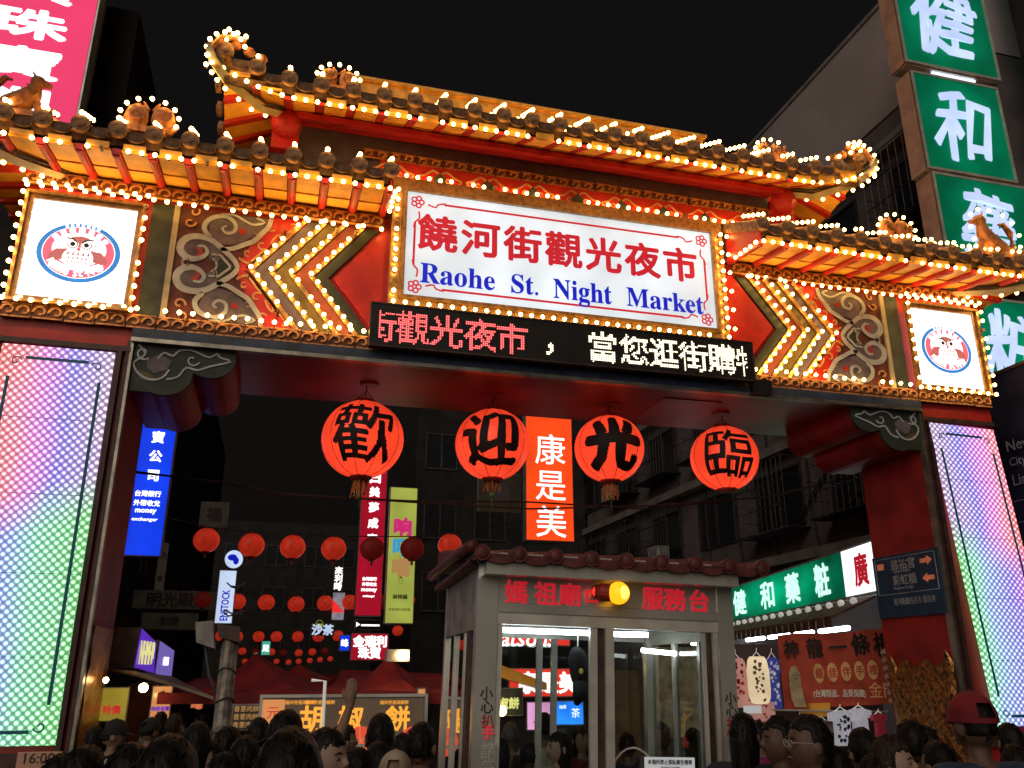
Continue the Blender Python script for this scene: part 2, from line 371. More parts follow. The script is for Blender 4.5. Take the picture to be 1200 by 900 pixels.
# ------------------------------------------------------------ decorated band above the opening, z 5.66 to 7.50
m = M(); m.box((XL0, .06, 5.752), (XR1, 1.74, 7.55)); band = m.build('band_core', 'red_paint', gate)
m = M(); m.box((XL0, .03, 5.42), (XL1 - .03, .059, 5.75)); m.box((XR0 + .03, .03, 5.42), (XR1, .059, 5.75)); m.build('red_lintel', 'red_paint', gate, kind='stuff')
scroll_band(XL0, XR1, 5.735, -.03, SC1, .325)
scroll_band(XL0, .98, 7.42, -.06, SC1, .325); scroll_band(6.02, XR1, 7.42, -.06, SC1, .325)
def side_panels(s):
    """ornament field beside the centre sign; s=1 as traced on the one side, -1 mirrored on the other"""
    X = (lambda x: x) if s > 0 else (lambda x: 7.02 - x)
    def pl(poly, y, th, name, mt, par=band):
        q = [(X(a), c) for a, c in poly]
        if s < 0: q = q[::-1]
        m = M(); m.plate(q, y, th); return m.build(name, mt, par)
    z0, z1 = 5.83, 7.33
    pl([(-1.82, z0), (-1.57, z0), (-1.57, z1), (-1.82, z1)], .03, .029, 'dark_panel', 'dark_green')
    pl([(-1.565, z0), (-1.50, z0), (-1.50, z1), (-1.565, z1)], .005, .054, 'beige_post', 'beige_edge')
    pl([(-1.495, z0), (-.45, z0), (-.80, 6.58), (-.45, z1), (-1.495, z1)], .034, .025, 'brown_field', 'cloud_brown')
    pl([(-.445, z0), (.30, z0), (-.62, 6.575), (.26, z1), (-.445, z1), (-.79, 6.58)], .03, .029, 'vine_field', 'panel_red')
    # chevron: four ruled stripes between brass rails, then the dark border and the red arrow
    tips = [-.60, -.36, -.12, .12, .33]; ends = [t + .60 for t in tips]
    zm = 6.575
    cols = ['stripe_grey', 'stripe_olive', 'stripe_rust', 'stripe_green']
    for i in range(4):
        a, b, ea, eb = tips[i], tips[i + 1] if i < 3 else tips[4], ends[i], ends[i + 1] if i < 3 else ends[4]
        pl([(a + .05, zm), (ea + .05, z0), (eb, z0), (b, zm)], .018, .04, 'chevron_stripe', cols[i])
        pl([(a + .05, zm), (b, zm), (eb, z1), (ea + .05, z1)], .019, .04, 'chevron_stripe', cols[i])
    for i in range(4):
        t, e = tips[i], ends[i]
        for zz in (z0, z1):
            m = M(); m.ribbon([(X(t), zm), (X(e), zz)], .055, -.012, .03); m.build('chevron_rail', 'rail_brass', band)
            n = 7
            for k in range(n + (1 if zz == z1 else 0)):
                if zz == z0 and k == 0: continue
                u = k / n
                if random.random() < .05: continue
                BULBS.append((Vector((X(t + (e - t) * u), -.07, zm + (zz - zm) * u)), random.random() < .05))
    pl([(.40, zm), (1.00, z0), (1.16, z0), (1.16, z1), (.98, z1)], .012, .045, 'arrow_panel', 'panel_red')
    # vines in gold
    for mz in (1, -1):
        def Z(z): return zm + mz * (z - zm)
        def rb(pts, wd): 
            v.ribbon([(X(min(a, -.67 + .82 * abs(b - zm))), Z(b)) for a, b in pts], wd, .018, .012)
        v = M()
        rb([(-.76, 6.72), (-.66, 6.66), (-.58, 6.72), (-.50, 6.82), (-.38, 6.86), (-.28, 6.95), (-.14, 6.98), (-.02, 7.08), (.12, 7.12)], .03)
        rb(spiral(-.52, 6.70, .02, .07, 2, 6.5), .022); rb(spiral(-.36, 6.74, .02, .075, 5, 9.5), .022); rb(spiral(-.50, 6.93, .02, .07, 1, 5.5), .022)
        rb([(-.40, 6.96), (-.36, 7.05), (-.30, 7.10), (-.27, 7.02), (-.33, 6.93)], .026); rb([(-.28, 6.95), (-.2, 6.88), (-.22, 6.78), (-.27, 6.72), (-.32, 6.76)], .024)
        rb([(-.3, 6.93), (-.2, 7.07), (-.24, 7.18), (-.16, 7.10), (-.1, 7.2)], .022); rb([(-.62, 6.69), (-.6, 6.62), (-.53, 6.6), (-.5, 6.66)], .02)
        for (u_, w_, r_, a_) in ((-.66, 6.80, .05, 0), (-.44, 6.62, .045, 2), (-.60, 7.02, .05, 3), (-.42, 7.18, .055, 1), (-.14, 7.24, .04, 4), (-.34, 6.80, .04, 5)): rb(spiral(u_, w_, .01, r_, a_, a_ + 5), .02)
        v.build('gold_vine', 'vine_gold', band)
        # the big cloud: tinted body, pale outline, curls
        c = M(); q = [(-.80, 6.58), (-.95, 6.74), (-1.05, 6.86), (-1.2, 6.92), (-1.36, 6.88), (-1.42, 6.76), (-1.36, 6.66), (-1.2, 6.63), (-1.12, 6.70), (-1.0, 6.58)]
        q2 = [(X(a), Z(b)) for a, b in q]
        if s * mz < 0: q2 = q2[::-1]
        c.plate(q2, .024, .009); c.build('cloud_body', 'cloud_tint', band)
        q = [(-.99, 6.86), (-.8, 6.90), (-.62, 7.02), (-.50, 7.14), (-.46, 7.30), (-.72, 7.30), (-1.0, 7.26), (-1.16, 7.14), (-1.12, 6.99)]
        q2 = [(X(a), Z(b)) for a, b in q]
        if s * mz < 0: q2 = q2[::-1]
        c = M(); c.plate(q2, .0245, .009); c.build('cloud_body', 'cloud_tint', band)
        c = M()
        def rc(pts, wd, y=.010, mi=0): c.ribbon([(X(a), Z(b)) for a, b in pts], wd, y, .014, mi)
        rc([(-.76, 6.575), (-.80, 6.66), (-.90, 6.76), (-1.0, 6.84), (-1.1, 6.91), (-1.22, 6.94), (-1.35, 6.92), (-1.43, 6.84), (-1.44, 6.74), (-1.38, 6.66), (-1.28, 6.63), (-1.18, 6.67), (-1.13, 6.74), (-1.17, 6.81), (-1.25, 6.81)], [.05, .06, .065, .065, .07, .075, .08, .085, .085, .08, .07, .055, .045, .035, .025])
        rc([(-.98, 6.80), (-.84, 6.83), (-.72, 6.9), (-.6, 6.97), (-.52, 7.08), (-.45, 7.18), (-.42, 7.31)], [.05, .055, .06, .06, .06, .055, .05])
        rc([(-1.12, 6.95), (-1.2, 7.06), (-1.16, 7.18), (-1.04, 7.25), (-.92, 7.24), (-.84, 7.16), (-.85, 7.06), (-.94, 7.03), (-.99, 7.09), (-.94, 7.13)], [.05, .06, .06, .055, .05, .045, .04, .035, .03, .02])
        rc([(-1.02, 7.28), (-.86, 7.29), (-.72, 7.22), (-.62, 7.19), (-.5, 7.24), (-.60, 7.29)], .028)
        rc(spiral(-1.37, 6.63 - .06, .015, .065, 2.4, 7.6), .024, .009); rc(spiral(-1.04, 6.67, .012, .06, 3.5, 8.6), .024, .009)
        rc([(-1.0, 6.58), (-1.02, 6.65), (-.98, 6.72), (-.92, 6.66), (-.86, 6.6), (-.85, 6.575)], .026, .009)
        c.build('cloud_outline', 'cloud_grey', band)
        c = M(); rc(spiral(-1.37, 7.12, .02, .07, 1.0, 6.4), .026); rc(spiral(-1.33, 7.27, .02, .06, 2.5, 7.0), .024)
        c.build('small_curl', 'vine_gold', band)
        c = M(); q = [(-1.28, 6.80), (-1.20, 6.79), (-1.18, 6.72), (-1.22, 6.66), (-1.26, 6.67), (-1.23, 6.73)]; q2 = [(X(a), Z(b)) for a, b in q]
        if s * mz < 0: q2 = q2[::-1]
        c.plate(q2, .014, .008); c.build('red_mark', 'rafter_red', band); c = M(); c.plate([(X(-.80), Z(7.08)), (X(-.75), Z(7.13)), (X(-.70), Z(7.08)), (X(-.75), Z(7.03))][::(s * mz)], .014, .008); c.build('red_mark', 'rafter_red', band)
    q = [(-1.03, 6.50), (-.94, 6.47), (-.86, 6.575), (-.94, 6.68), (-1.03, 6.65)]
    pl(q, .016, .006, 'dark_heart', 'cloud_dark')
side_panels(1); side_panels(-1)
for a, b_ in ((XL0 + .05, .80), (6.22, XR1 - .05)):
    BULB_Z = 5.875
    bulbrow((a, -.09, BULB_Z), (b_, -.09, BULB_Z), step=.155, skip=.03)
    bulbrow((a, -.11, 7.29), (b_ + (.15 if a < 0 else 0), -.11, 7.29), step=.15, skip=.03)

# ------------------------------------------------------------ roofs
cap = M(); cap.tube([(0, 0, 0), (0, .05, 0)], .10, 16); cap.tube([(0, -.012, 0), (0, .0, 0)], [.10, .10], 16); cap.tube([(0, -.025, 0), (0, -.012, 0)], [.055, .06], 10)
CAP = cap.mesh('tile_cap', 'tile_clay', False)
dr = M(); pr = [(-.10, .03)] + [(.10 * math.cos(a), -.01 + .085 * math.sin(a)) for a in [math.pi + math.pi * k / 8 for k in range(9)]] + [(.10, .03)]
dr.plate(pr, 0, .03); DRIP = dr.mesh('drip_tile', 'tile_dark')
def row_mesh(L, rise):
    m = M(); m.tube([(0, .03, 0), (0, L * .5, rise * .5 - .02), (0, L, rise)], [.09, .085, .08], 8); return m.mesh('tile_row', 'tile_clay', True)
def roof(x0, x1, a, zo, zi, pitch, hipL, hipR, L, rise, curl=0.0, back=1.75, plate=False):
    """eave from x0 to x1 over the front, overhang a; soffit rises from zo (edge) to zi (wall)"""
    n = int(round((x1 - x0) / pitch)); dx = (x1 - x0) / n
    def lift(x):
        t = 0
        if hipL: t = max(t, 1 - (x - x0) / .95)
        if hipR: t = max(t, 1 - (x1 - x) / .95)
        return curl * max(0, t) ** 2
    def yin(x):
        if hipL and x < x0 + a: return -(x0 + a - x)
        if hipR and x > x1 - a: return -(x - x1 + a)
        return 0.0
    def zs(x, y): return zo + lift(x) * min(1, -y / a) + (zi - zo) * (1 + y / a)
    so = M(); 
    for i in range(n):
        xa, xb = x0 + i * dx + .055, x0 + (i + 1) * dx - .055
        ya, yb = yin(xa), yin(xb)
        if ya < -a + .05 and yb < -a + .05: continue
        ym = (-a * .45)
        p = M()
        def c3(x, y): return Vector((x, y, zs(x, y)))
        if ya > ym and yb > ym:
            p.quad(c3(xa, -a), c3(xb, -a), c3(xb, ym), c3(xa, ym), (0, 0, .03)); p.quad(c3(xa, ym) - Vector((0, 0, .018)), c3(xb, ym) - Vector((0, 0, .018)), c3(xb, yb), c3(xa, ya), (0, 0, .03))
        else: p.quad(c3(xa, -a), c3(xb, -a), c3(xb, yb), c3(xa, ya), (0, 0, .03))
        p.box((xa + .02, -a - .045, zs(xa, -a) + .02), (xb - .02, -a - .002, zs(xb, -a) + .085))
        p.build('soffit_panel', 'orange_paint', gate)
    for i in range(n + 1):
        x = x0 + i * dx; y1 = yin(x)
        if y1 < -a + .08: continue
        p = M(); q = []
        for zz in ((-.012 if plate else -.035), .04): q += [(x - .045, -a, zs(x, -a) + zz), (x + .045, -a, zs(x, -a) + zz), (x + .045, y1, zs(x, y1) + zz), (x - .045, y1, zs(x, y1) + zz)]
        p.hexa(q)
        if not plate: p.tube([(x, -a + .02, zs(x, -a) - .03), (x, y1 - .02, zs(x, y1) - .03)], .04, 8)
        p.build('rafter', 'rafter_red', gate)
    rw = row_mesh(L, rise)
    for i in range(n + 1):
        x = x0 + i * dx; z = zo + .235 + lift(x)
        inst('tile_cap', CAP, gate, (x, -a - .10, z), rot=Matrix.Rotation(random.uniform(-.1, .1), 4, 'Y'))
        sl = 1
        if hipL: sl = min(sl, (x - x0) / 1.7 + .12)
        if hipR: sl = min(sl, (x1 - x) / 1.7 + .12)
        o = inst('tile_row', rw, gate, (x, -a - .05, z), scale=(1, max(.12, sl), max(.12, sl)))
        if i < n:
            inst('drip_tile', DRIP, gate, (x + dx / 2, -a - .075, z - .035 + lift(x + dx / 2) - lift(x)))
        nb = (10 if plate else 5) if sl > .5 else 3
        for k in range(nb if sl > .15 else 1):
            if k and random.random() < .06: continue
            kk = k * .12 if k < 5 else .48 + (k - 4) * .24
            BULBS.append((Vector((x + .0, -a - .12 + kk, z + .125 + kk * rise / L)), random.random() < .03))
    # deck under the tiles, eave board
    d = M(); d.hexa([(x0 + .02, -a + .02, zo + .09), (x1 - .02, -a + .02, zo + .09), (x1 - (a + .8 if hipR else .02), L - a, zo + .09 + rise), (x0 + (a + .8 if hipL else .02), L - a, zo + .09 + rise),
            (x0 + .02, -a - .04, zo + .17), (x1 - .02, -a - .04, zo + .17), (x1 - (a + .8 if hipR else .02), L - a, zo + .2 + rise), (x0 + (a + .8 if hipL else .02), L - a, zo + .2 + rise)])
    d.build('roof_deck', 'tile_dark', gate)
    # bulbs along the eave
    m_b = int((x1 - x0) / .138)
    for i in range(m_b + 1):
        x = x0 + (x1 - x0) * i / m_b
        if random.random() < .05: continue
        BULBS.append((Vector((x, -a - .07, zs(x, -a) - .02)), random.random() < .05))
    # side eaves
    for s, hp, xe in ((1, hipL, x0), (-1, hipR, x1)):
        if not hp: continue
        ns = int(round((back + a) / pitch)); dy = (back + a) / ns
        for i in range(ns):
            ya, yb = -a + i * dy + .05, -a + (i + 1) * dy - .05
            def xin(y): return xe + s * min(a, a + y if y < 0 else a)
            def zz(x, y): return zo + (zi - zo) * (abs(x - xe) / a) + curl * max(0, 1 - (y + a) / 1.3) ** 2 * (1 - abs(x - xe) / a)
            if xin(yb) - xe == 0: continue
            p = M(); p.quad((xe, ya, zz(xe, ya)), (xe, yb, zz(xe, yb)), (xin(yb), yb, zz(xin(yb), yb)), (xin(ya), ya, zz(xin(ya), ya)), (0, 0, .03)); p.build('soffit_panel', 'orange_paint', gate)
            if xin(yb) != xe:
                y = yb + .05; p = M(); xi = xin(y)
                p.hexa([(xe, y - .045, zz(xe, y) - .05), (xe, y + .045, zz(xe, y) - .05), (xi, y + .045, zz(xi, y) - .05), (xi, y - .045, zz(xi, y) - .05), (xe, y - .045, zz(xe, y) + .04), (xe, y + .045, zz(xe, y) + .04), (xi, y + .045, zz(xi, y) + .04), (xi, y - .045, zz(xi, y) + .04)]); p.build('rafter', 'rafter_red', gate)
            inst('tile_cap', CAP, gate, (xe - s * .1, ya, zo + .235 + curl * max(0, 1 - (ya + a) / 1.3) ** 2), rot=Matrix.Rotation(s * R(-90), 4, 'Z'))
        # hip rafter, a pale carved beam with a curl and its string of bulbs
        pts = [Vector((xe + s * a, 0, zi - .06)), Vector((xe + s * a * .5, -a * .5, (zo + zi) / 2 - .10)), Vector((xe + s * .05, -a + .05, zo + curl - .10)), Vector((xe - s * .12, -a - .12, zo + curl + .03)), Vector((xe - s * .19, -a - .18, zo + curl + .2))]
        h = M(); h.tube(pts, [.055, .065, .075, .07, .05], 4); ho = h.build('hip_rafter', 'beige_edge', gate)
        h = M(); h.tube([q + Vector((s * .05, -.05, .05)) for q in pts[:4]], .02, 5); h.build('hip_line', 'dark_green', ho)
        for t in range(9):
            u = t / 8 * 2.999; k = int(u); q = pts[k].lerp(pts[k + 1], u - k); BULBS.append((q + Vector((-s * .07, .02, -.06)), False))
# lower roofs
LX0, LX1, RX0, RX1 = -3.66, .95, 6.0, 10.66
roof(LX0, LX1, .86, 7.43, 7.56, .40, True, False, 1.75, .85, .04)
roof(RX0, RX1, .86, 7.43, 7.56, .40, False, True, 1.75, .85, .04)
# upper roof
UX0, UX1 = -1.10, 7.70
roof(UX0, UX1, .90, 8.45, 8.90, .378, True, True, 1.80, .90, .26, plate=True)
m = M(); m.hexa([(-.22, -.36, 8.60), (6.82, -.36, 8.60), (6.80, -.021, 8.765), (-.2, -.021, 8.765), (-.22, -.36, 8.69), (6.82, -.36, 8.69), (6.80, -.021, 8.89), (-.2, -.021, 8.89)]); m.build('red_soffit_board', 'fascia_red', gate)
# inner gable ends of the lower roofs with a short row of bulbs
for x, s in ((LX1, 1), (RX0, -1)):
    m = M(); m.hexa([(x, -.86, 7.40), (x + s * .03, -.86, 7.40), (x + s * .03, 0, 7.53), (x, 0, 7.53), (x, -.90, 7.60), (x + s * .03, -.90, 7.60), (x + s * .03, .0, 8.1), (x, .0, 8.1)]); m.build('gable_end', 'rafter_red', gate)
    bulbrow((x + s * .07, -.84, 7.42), (x + s * .07, -.30, 7.46), 5)
# walls behind the roofs
m = M(); m.box((LX0 + .9, .05, 7.551), (-.2, 1.7, 7.9)); m.box((-.2, .05, 7.551), (7.05, 1.7, 8.1)); m.box((7.05, .05, 7.551), (RX1 - .9, 1.7, 7.9)); m.build('upper_wall', 'slate_purple', gate, kind='stuff')
m = M(); m.box((LX0 + .85, -.015, 7.515), (LX1, .045, 7.56)); m.box((RX0, -.015, 7.515), (RX1 - .85, .045, 7.56)); m.build('dark_moulding', 'slate_purple', gate, kind='stuff')
m = M(); m.box((-.2, .06, 8.101), (6.80, 1.69, 8.76)); uw = m.build('frieze_wall', 'slate_purple', gate)
m = M(); m.box((-.2, -.02, 8.76), (6.80, 1.72, 8.90)); m.build('red_wall_plate', 'fascia_red', gate)
scroll_band(.65, 6.9, 8.47, .02, SC2, .36)
m = M(); m.box((.9, .005, 8.12), (6.6, .059, 8.395)); fr = m.build('frieze_panel', 'panel_red', gate)
m = M(); m.box((.85, -.07, 8.06), (6.65, .055, 8.115)); m.build('frieze_rail', 'dark_frame', gate)
for k in range(9):
    x = 1.05 + k * .66; c = M()
    for s in (-1, 1):
        c.ribbon([(x + s * .02, 8.30), (x + s * .10, 8.34), (x + s * .2, 8.26), (x + s * .3, 8.22), (x + s * .26, 8.17)], .024, -.008, .012); c.ribbon(spiral(x + s * .12, 8.21, .01, .05, 0, 5), .018, -.007, .011)
    c.plate([(x - .07, 8.15), (x + .07, 8.15), (x + .09, 8.22), (x, 8.31), (x - .09, 8.22)], -.004, .008, 1); c.build('cloud_carving', ['vine_gold', 'dark_green'], fr)
bulbrow((.95, -.05, 8.17), (6.55, -.05, 8.17), step=.15, skip=.04)
# ridge box of the upper roof
m = M(); m.box((.55, .72, 9.2), (6.15, 1.05, 10.14)); m.build('main_ridge', 'ridge_gold', gate)
m = M(); m.box((.50, .66, 10.14), (6.20, 1.11, 10.19)); m.build('ridge_cap', 'ridge_gold', gate)
for s, x in ((-1, .35), (1, 6.3)):
    m = M(); pts = [(x, .88, 9.9), (x + s * .5, .45, 9.55), (x + s * 1.0, -.1, 9.15), (x + s * 1.4, -.6, 8.95), (x + s * 1.52, -.85, 9.02)]; m.tube(pts, [.14, .13, .12, .10, .06], 8); m.build('hip_ridge', 'tile_clay', gate)
for s, x in ((-1, -2.1), (1, 9.1)):
    m = M(); m.tube([(x - s * 1.5, .88, 8.45), (x - s * .5, .6, 8.25), (x + s * .6, -.2, 7.95), (x + s * 1.5, -.9, 7.85)], [.13, .12, .11, .07], 8); m.build('hip_ridge', 'tile_clay', gate)
# corner hand-lamp blocks: the red brackets under the upper corners
for x, s in ((-.35, -1), (6.95, 1)):
    m = M(); m.sphere((x, -.12, 8.66), (.20, .18, .24), 14, 10); m.box((x - .17, -.1, 8.28), (x + .17, .05, 8.6)); m.build('corner_block', 'fascia_red', gate, smooth=False)
# ornaments on the roofs: each with a rim of bulbs
def ornament_lobes(x, y, z, k=1.0):
    m = M()
    for s in (-1, 1):
        m.sphere((x + s * .16 * k, y, z + .20 * k), (.15 * k, .07, .19 * k), 14, 10)
        m.ribbon([(x + s * .16 * k + q[0], z + .2 * k + q[1]) for q in spiral(0, 0, .02 * k, .12 * k, 1, 7)], .025, y - .085, .03)
        m.tube([(x + s * .1 * k, y, z), (x + s * .26 * k, y, z + .02), (x + s * .34 * k, y, z + .12 * k), (x + s * .30 * k, y, z + .2 * k)], [.06, .05, .035, .015], 6)
        m.tube([(x + s * .04 * k, y, z + .3 * k), (x + s * .1 * k, y - .02, z + .42 * k)], [.035, .01], 6)
    m.box((x - .22 * k, y - .06, z - .05), (x + .22 * k, y + .06, z + .03)); m.build('roof_ornament', 'ornament', gate, smooth=False)
    for t in range(9):
        q = R(-20 + t * 27.5); BULBS.append((Vector((x + .36 * k * math.cos(q), y - .05, z + .18 * k + .28 * k * math.sin(q))), random.random() < .08))
def ornament_beast(x, y, z, s=1, k=1.0):
    m = M(); f = lambda a, b: (x + s * a * k, y, z + b * k)
    m.tube([f(-.3, -.05), f(-.15, .05), f(.0, .12), f(.12, .28), f(.14, .42)], [.05, .11, .13, .10, .06], 8)
    m.sphere(f(.15, .46), (.10 * k, .08, .085 * k), 10, 8); m.tube([f(.2, .45), f(.32, .42)], [.05, .03], 6)
    m.tube([f(-.2, 0), f(-.34, .12), f(-.34, .32), f(-.24, .46), f(-.16, .44)], [.06, .055, .05, .035, .015], 7)
    for a in (.02, .18): m.tube([f(a, .14), f(a + .06, -.08)], [.05, .035], 6)
    for a in (-.05, .04, .1): m.tube([f(a, .2 + a), f(a - .08, .32 + a)], [.03, .008], 5)
    m.tube([f(.12, .52), f(.06, .62)], [.025, .006], 5); m.box((x - .26 * k, y - .07, z - .1), (x + .26 * k, y + .07, z - .03)); m.build('beast_ornament', 'ornament', gate)
    for a, b in () if x < 0 else ((-.4, .1), (-.42, .28), (-.34, .46), (-.2, .56), (.02, .6), (.2, .6), (.34, .5), (.38, .3), (.36, .12)): BULBS.append((Vector(f(a, b)) + Vector((0, -.07, 0)), False))
ornament_lobes(-1.88, -.60, 7.92, .9); ornament_lobes(8.45, -.60, 7.92, .9)
ornament_beast(-3.20, -.74, 7.86, 1, .85); ornament_beast(10.02, -.78, 7.86, -1, 1.1)
ornament_lobes(.25, -.64, 8.90, .75); ornament_lobes(6.45, -.64, 8.90, .75)
# curled ends of the upper roof
for s, x in ((-1, UX0), (1, UX1)):
    m = M(); m.tube([(x - s * .22, -.98, 9.10), (x - s * .08, -1.0, 9.12), (x + s * .06, -1.02, 9.07), (x + s * .13, -1.02, 8.95), (x + s * .14, -1.02, 8.8), (x + s * .06, -1.0, 8.66)], [.03, .035, .04, .04, .035, .025], 8)
    for k in range(3): m.sphere((x - s * (.12 + k * .15), -.95, 9.06 - k * .07), (.07, .05, .07), 10, 8)
    m.build('curled_end', 'ornament', gate)
    for q in range(9):
        an = R(230 - q * 26); BULBS.append((Vector((x + s * (-.02 - .22 * math.cos(an) * 1), -1.08, 8.86 + .26 * math.sin(an))), False))
    for k in range(3): BULBS.append((Vector((x - s * (.02 + k * .1), -1.05, 9.19 - k * .03)), False))
bulbs_for(gate, BULBS, 300)
# ------------------------------------------------------------ signs fixed to the gate
def frame(m, x0, x1, z0, z1, wd, y, th, mi=0):
    m.box((x0 - wd, y, z0 - wd), (x1 + wd, y + th, z0), mi); m.box((x0 - wd, y, z1), (x1 + wd, y + th, z1 + wd), mi)
    m.box((x0 - wd, y, z0), (x0, y + th, z1), mi); m.box((x1, y, z0), (x1 + wd, y + th, z1), mi)
SX0, SX1, SZ0, SZ1, SY = 1.27, 5.68, 6.42, 7.93, -.06
sg = thing('main_sign', 'big white lit sign with red characters reading Raohe St. Night Market in blue', 'sign', (3.48, 0, 6.2))
lit('sheet_white', (.84, .93, 1.0), .76, var=.2, scale=1.1, hot=.16)
m = M(); m.box((SX0, SY, SZ0), (SX1, .05, SZ1)); m.build('lit_face', 'sheet_white', sg)
m = M(); frame(m, SX0, SX1, SZ0, SZ1, .055, SY - .05, .10); frame(m, SX0 - .06, SX1 + .06, SZ0 - .06, SZ1 + .06, .13, SY - .02, .12); m.build('sign_frame', 'rail_brass', sg)
m = M(); y = SY - .004; q = .012
for a, b, c, d in ((SX0 + .5, SX1 - .5, SZ1 - .15, SZ1 - .12), (SX0 + .5, SX1 - .5, SZ0 + .12, SZ0 + .15), (SX0 + .10, SX0 + .13, SZ0 + .45, SZ1 - .45), (SX1 - .13, SX1 - .10, SZ0 + .45, SZ1 - .45)): m.box((a, y, c), (b, y + .004, d))
for cx, sx in ((SX0 + .12, 1), (SX1 - .12, -1)):
    for cz, sz in ((SZ0 + .12, 1), (SZ1 - .12, -1)):
        for k in range(5):
            an = k * 1.2566; ox, oz = cx + sx * .02 + .055 * math.cos(an), cz + sz * .02 + .055 * math.sin(an)
            m.ribbon([(ox + .032 * math.cos(t), oz + .032 * math.sin(t)) for t in [i * .7 for i in range(10)]], .02, y, .004)
        m.ribbon([(cx + sx * .16, cz + sz * .04), (cx + sx * .26, cz + sz * .07), (cx + sx * .30, cz + sz * .02), (cx + sx * .40, cz - sz * .005)], .022, y, .004)
        m.ribbon([(cx + sx * .04, cz + sz * .16), (cx + sx * .05, cz + sz * .26), (cx, cz + sz * .32), (cx - sx * .02, cz + sz * .4)], .022, y, .004)
m.build('red_border', 'red_ink', sg)
for i, ch in enumerate('饒河街觀光夜市'):
    text(ch, (1.69 + i * .582, SY - .002, 7.36), FX, FZ, .50, 'red_ink', sg, bold=.034, name='lettering')
mat('blue_ink', (.02, .03, .42), .4, var=.05, bump=0, emit=.45, ecol=(.0, .012, .75))
for s_, x0_, x1_ in (('𝐑𝐚𝐨𝐡𝐞', .20, 1.19), ('𝐒𝐭.', 1.43, 1.80), ('𝐍𝐢𝐠𝐡𝐭', 2.03, 2.86), ('𝐌𝐚𝐫𝐤𝐞𝐭', 3.10, 4.26)):
    dz = -.042 if '𝐠' in s_ else 0; hh = .37 if '𝐠' in s_ else .28
    text(s_, (SX0 + .02 + (x0_ + x1_) / 2 * .985, SY - .002, 6.765 + dz), FX, FZ, hh, 'blue_ink', sg, w=x1_ - x0_, bold=.008)
B2 = []
def ring(x0, x1, z0, z1, y, step=.15, skip=.03):
    o = []
    for a, b in (((x0, z0), (x1, z0)), ((x1, z0), (x1, z1)), ((x1, z1), (x0, z1)), ((x0, z1), (x0, z0))):
        n = int(round(math.hypot(b[0] - a[0], b[1] - a[1]) / step))
        for i in range(n):
            if random.random() < skip: continue
            o.append((Vector((a[0] + (b[0] - a[0]) * i / n, y, a[1] + (b[1] - a[1]) * i / n)), random.random() < .05))
    return o
rg = [q for q in ring(SX0 - .13, SX1 + .13, SZ0 - .13, SZ1 + .1, SY - .09) if q[0].z < SZ1 + .05]
rg += [(q[0] + Vector((.12, .03, 0)), q[1]) for q in rg if q[0].x > SX1 and q[0].z > SZ0][::2]
bulbs_for(sg, rg)

# LED ticker
tk = thing('led_ticker', 'long black LED ticker with red and white dot characters under the white sign', 'LED display', (3.5, -.1, 5.6))
TX0, TX1, TZ0, TZ1, TY = .88, 6.10, 5.66, 6.20, -.22
m = M(); m.box((TX0, TY, TZ0), (TX1, -.07, TZ1)); m.build('case', 'black', tk)
m = M(); frame(m, TX0, TX1, TZ0, TZ1, .02, TY - .01, .1); m.build('case_rim', 'dark_frame', tk)
lit('led_red', (1.0, .12, .12), 2.2); lit('led_cream', (1.0, .90, .62), 2.4)
def leds(s, x0, n, z0, step, mt, skipcols=0, xmax=99):
    m = M(); xo = x0
    for ch in s:
        on, wd = raster(ch, n, .014)
        for i, j in on:
            x = xo + i * step; z = z0 + j * step
            if x < TX0 + .1 or x > xmax: continue
            r = step * .50; m.add([(x - r, TY - .006, z), (x, TY - .006, z - r), (x + r, TY - .006, z), (x, TY - .006, z + r)], [(0, 1, 2, 3)])
        xo += step * n * .97
    if m.v: m.build('led_dots', mt, tk, kind='stuff')
st = .0245
leds('街觀光夜市', TX0 - .12, 18, TZ0 + .05, st, 'led_red')
leds('，', TX0 + 2.25, 18, TZ0 + .09, st, 'led_cream')
leds('當您逛街購物', TX0 + 2.83, 18, TZ0 + .05, st, 'led_cream', xmax=TX1 - .1)
m = M(); m.box((TX1 + .0, -.16, 5.50), (TX1 + .3, -.07, 5.70)); m.build('junction_box', 'black', tk)

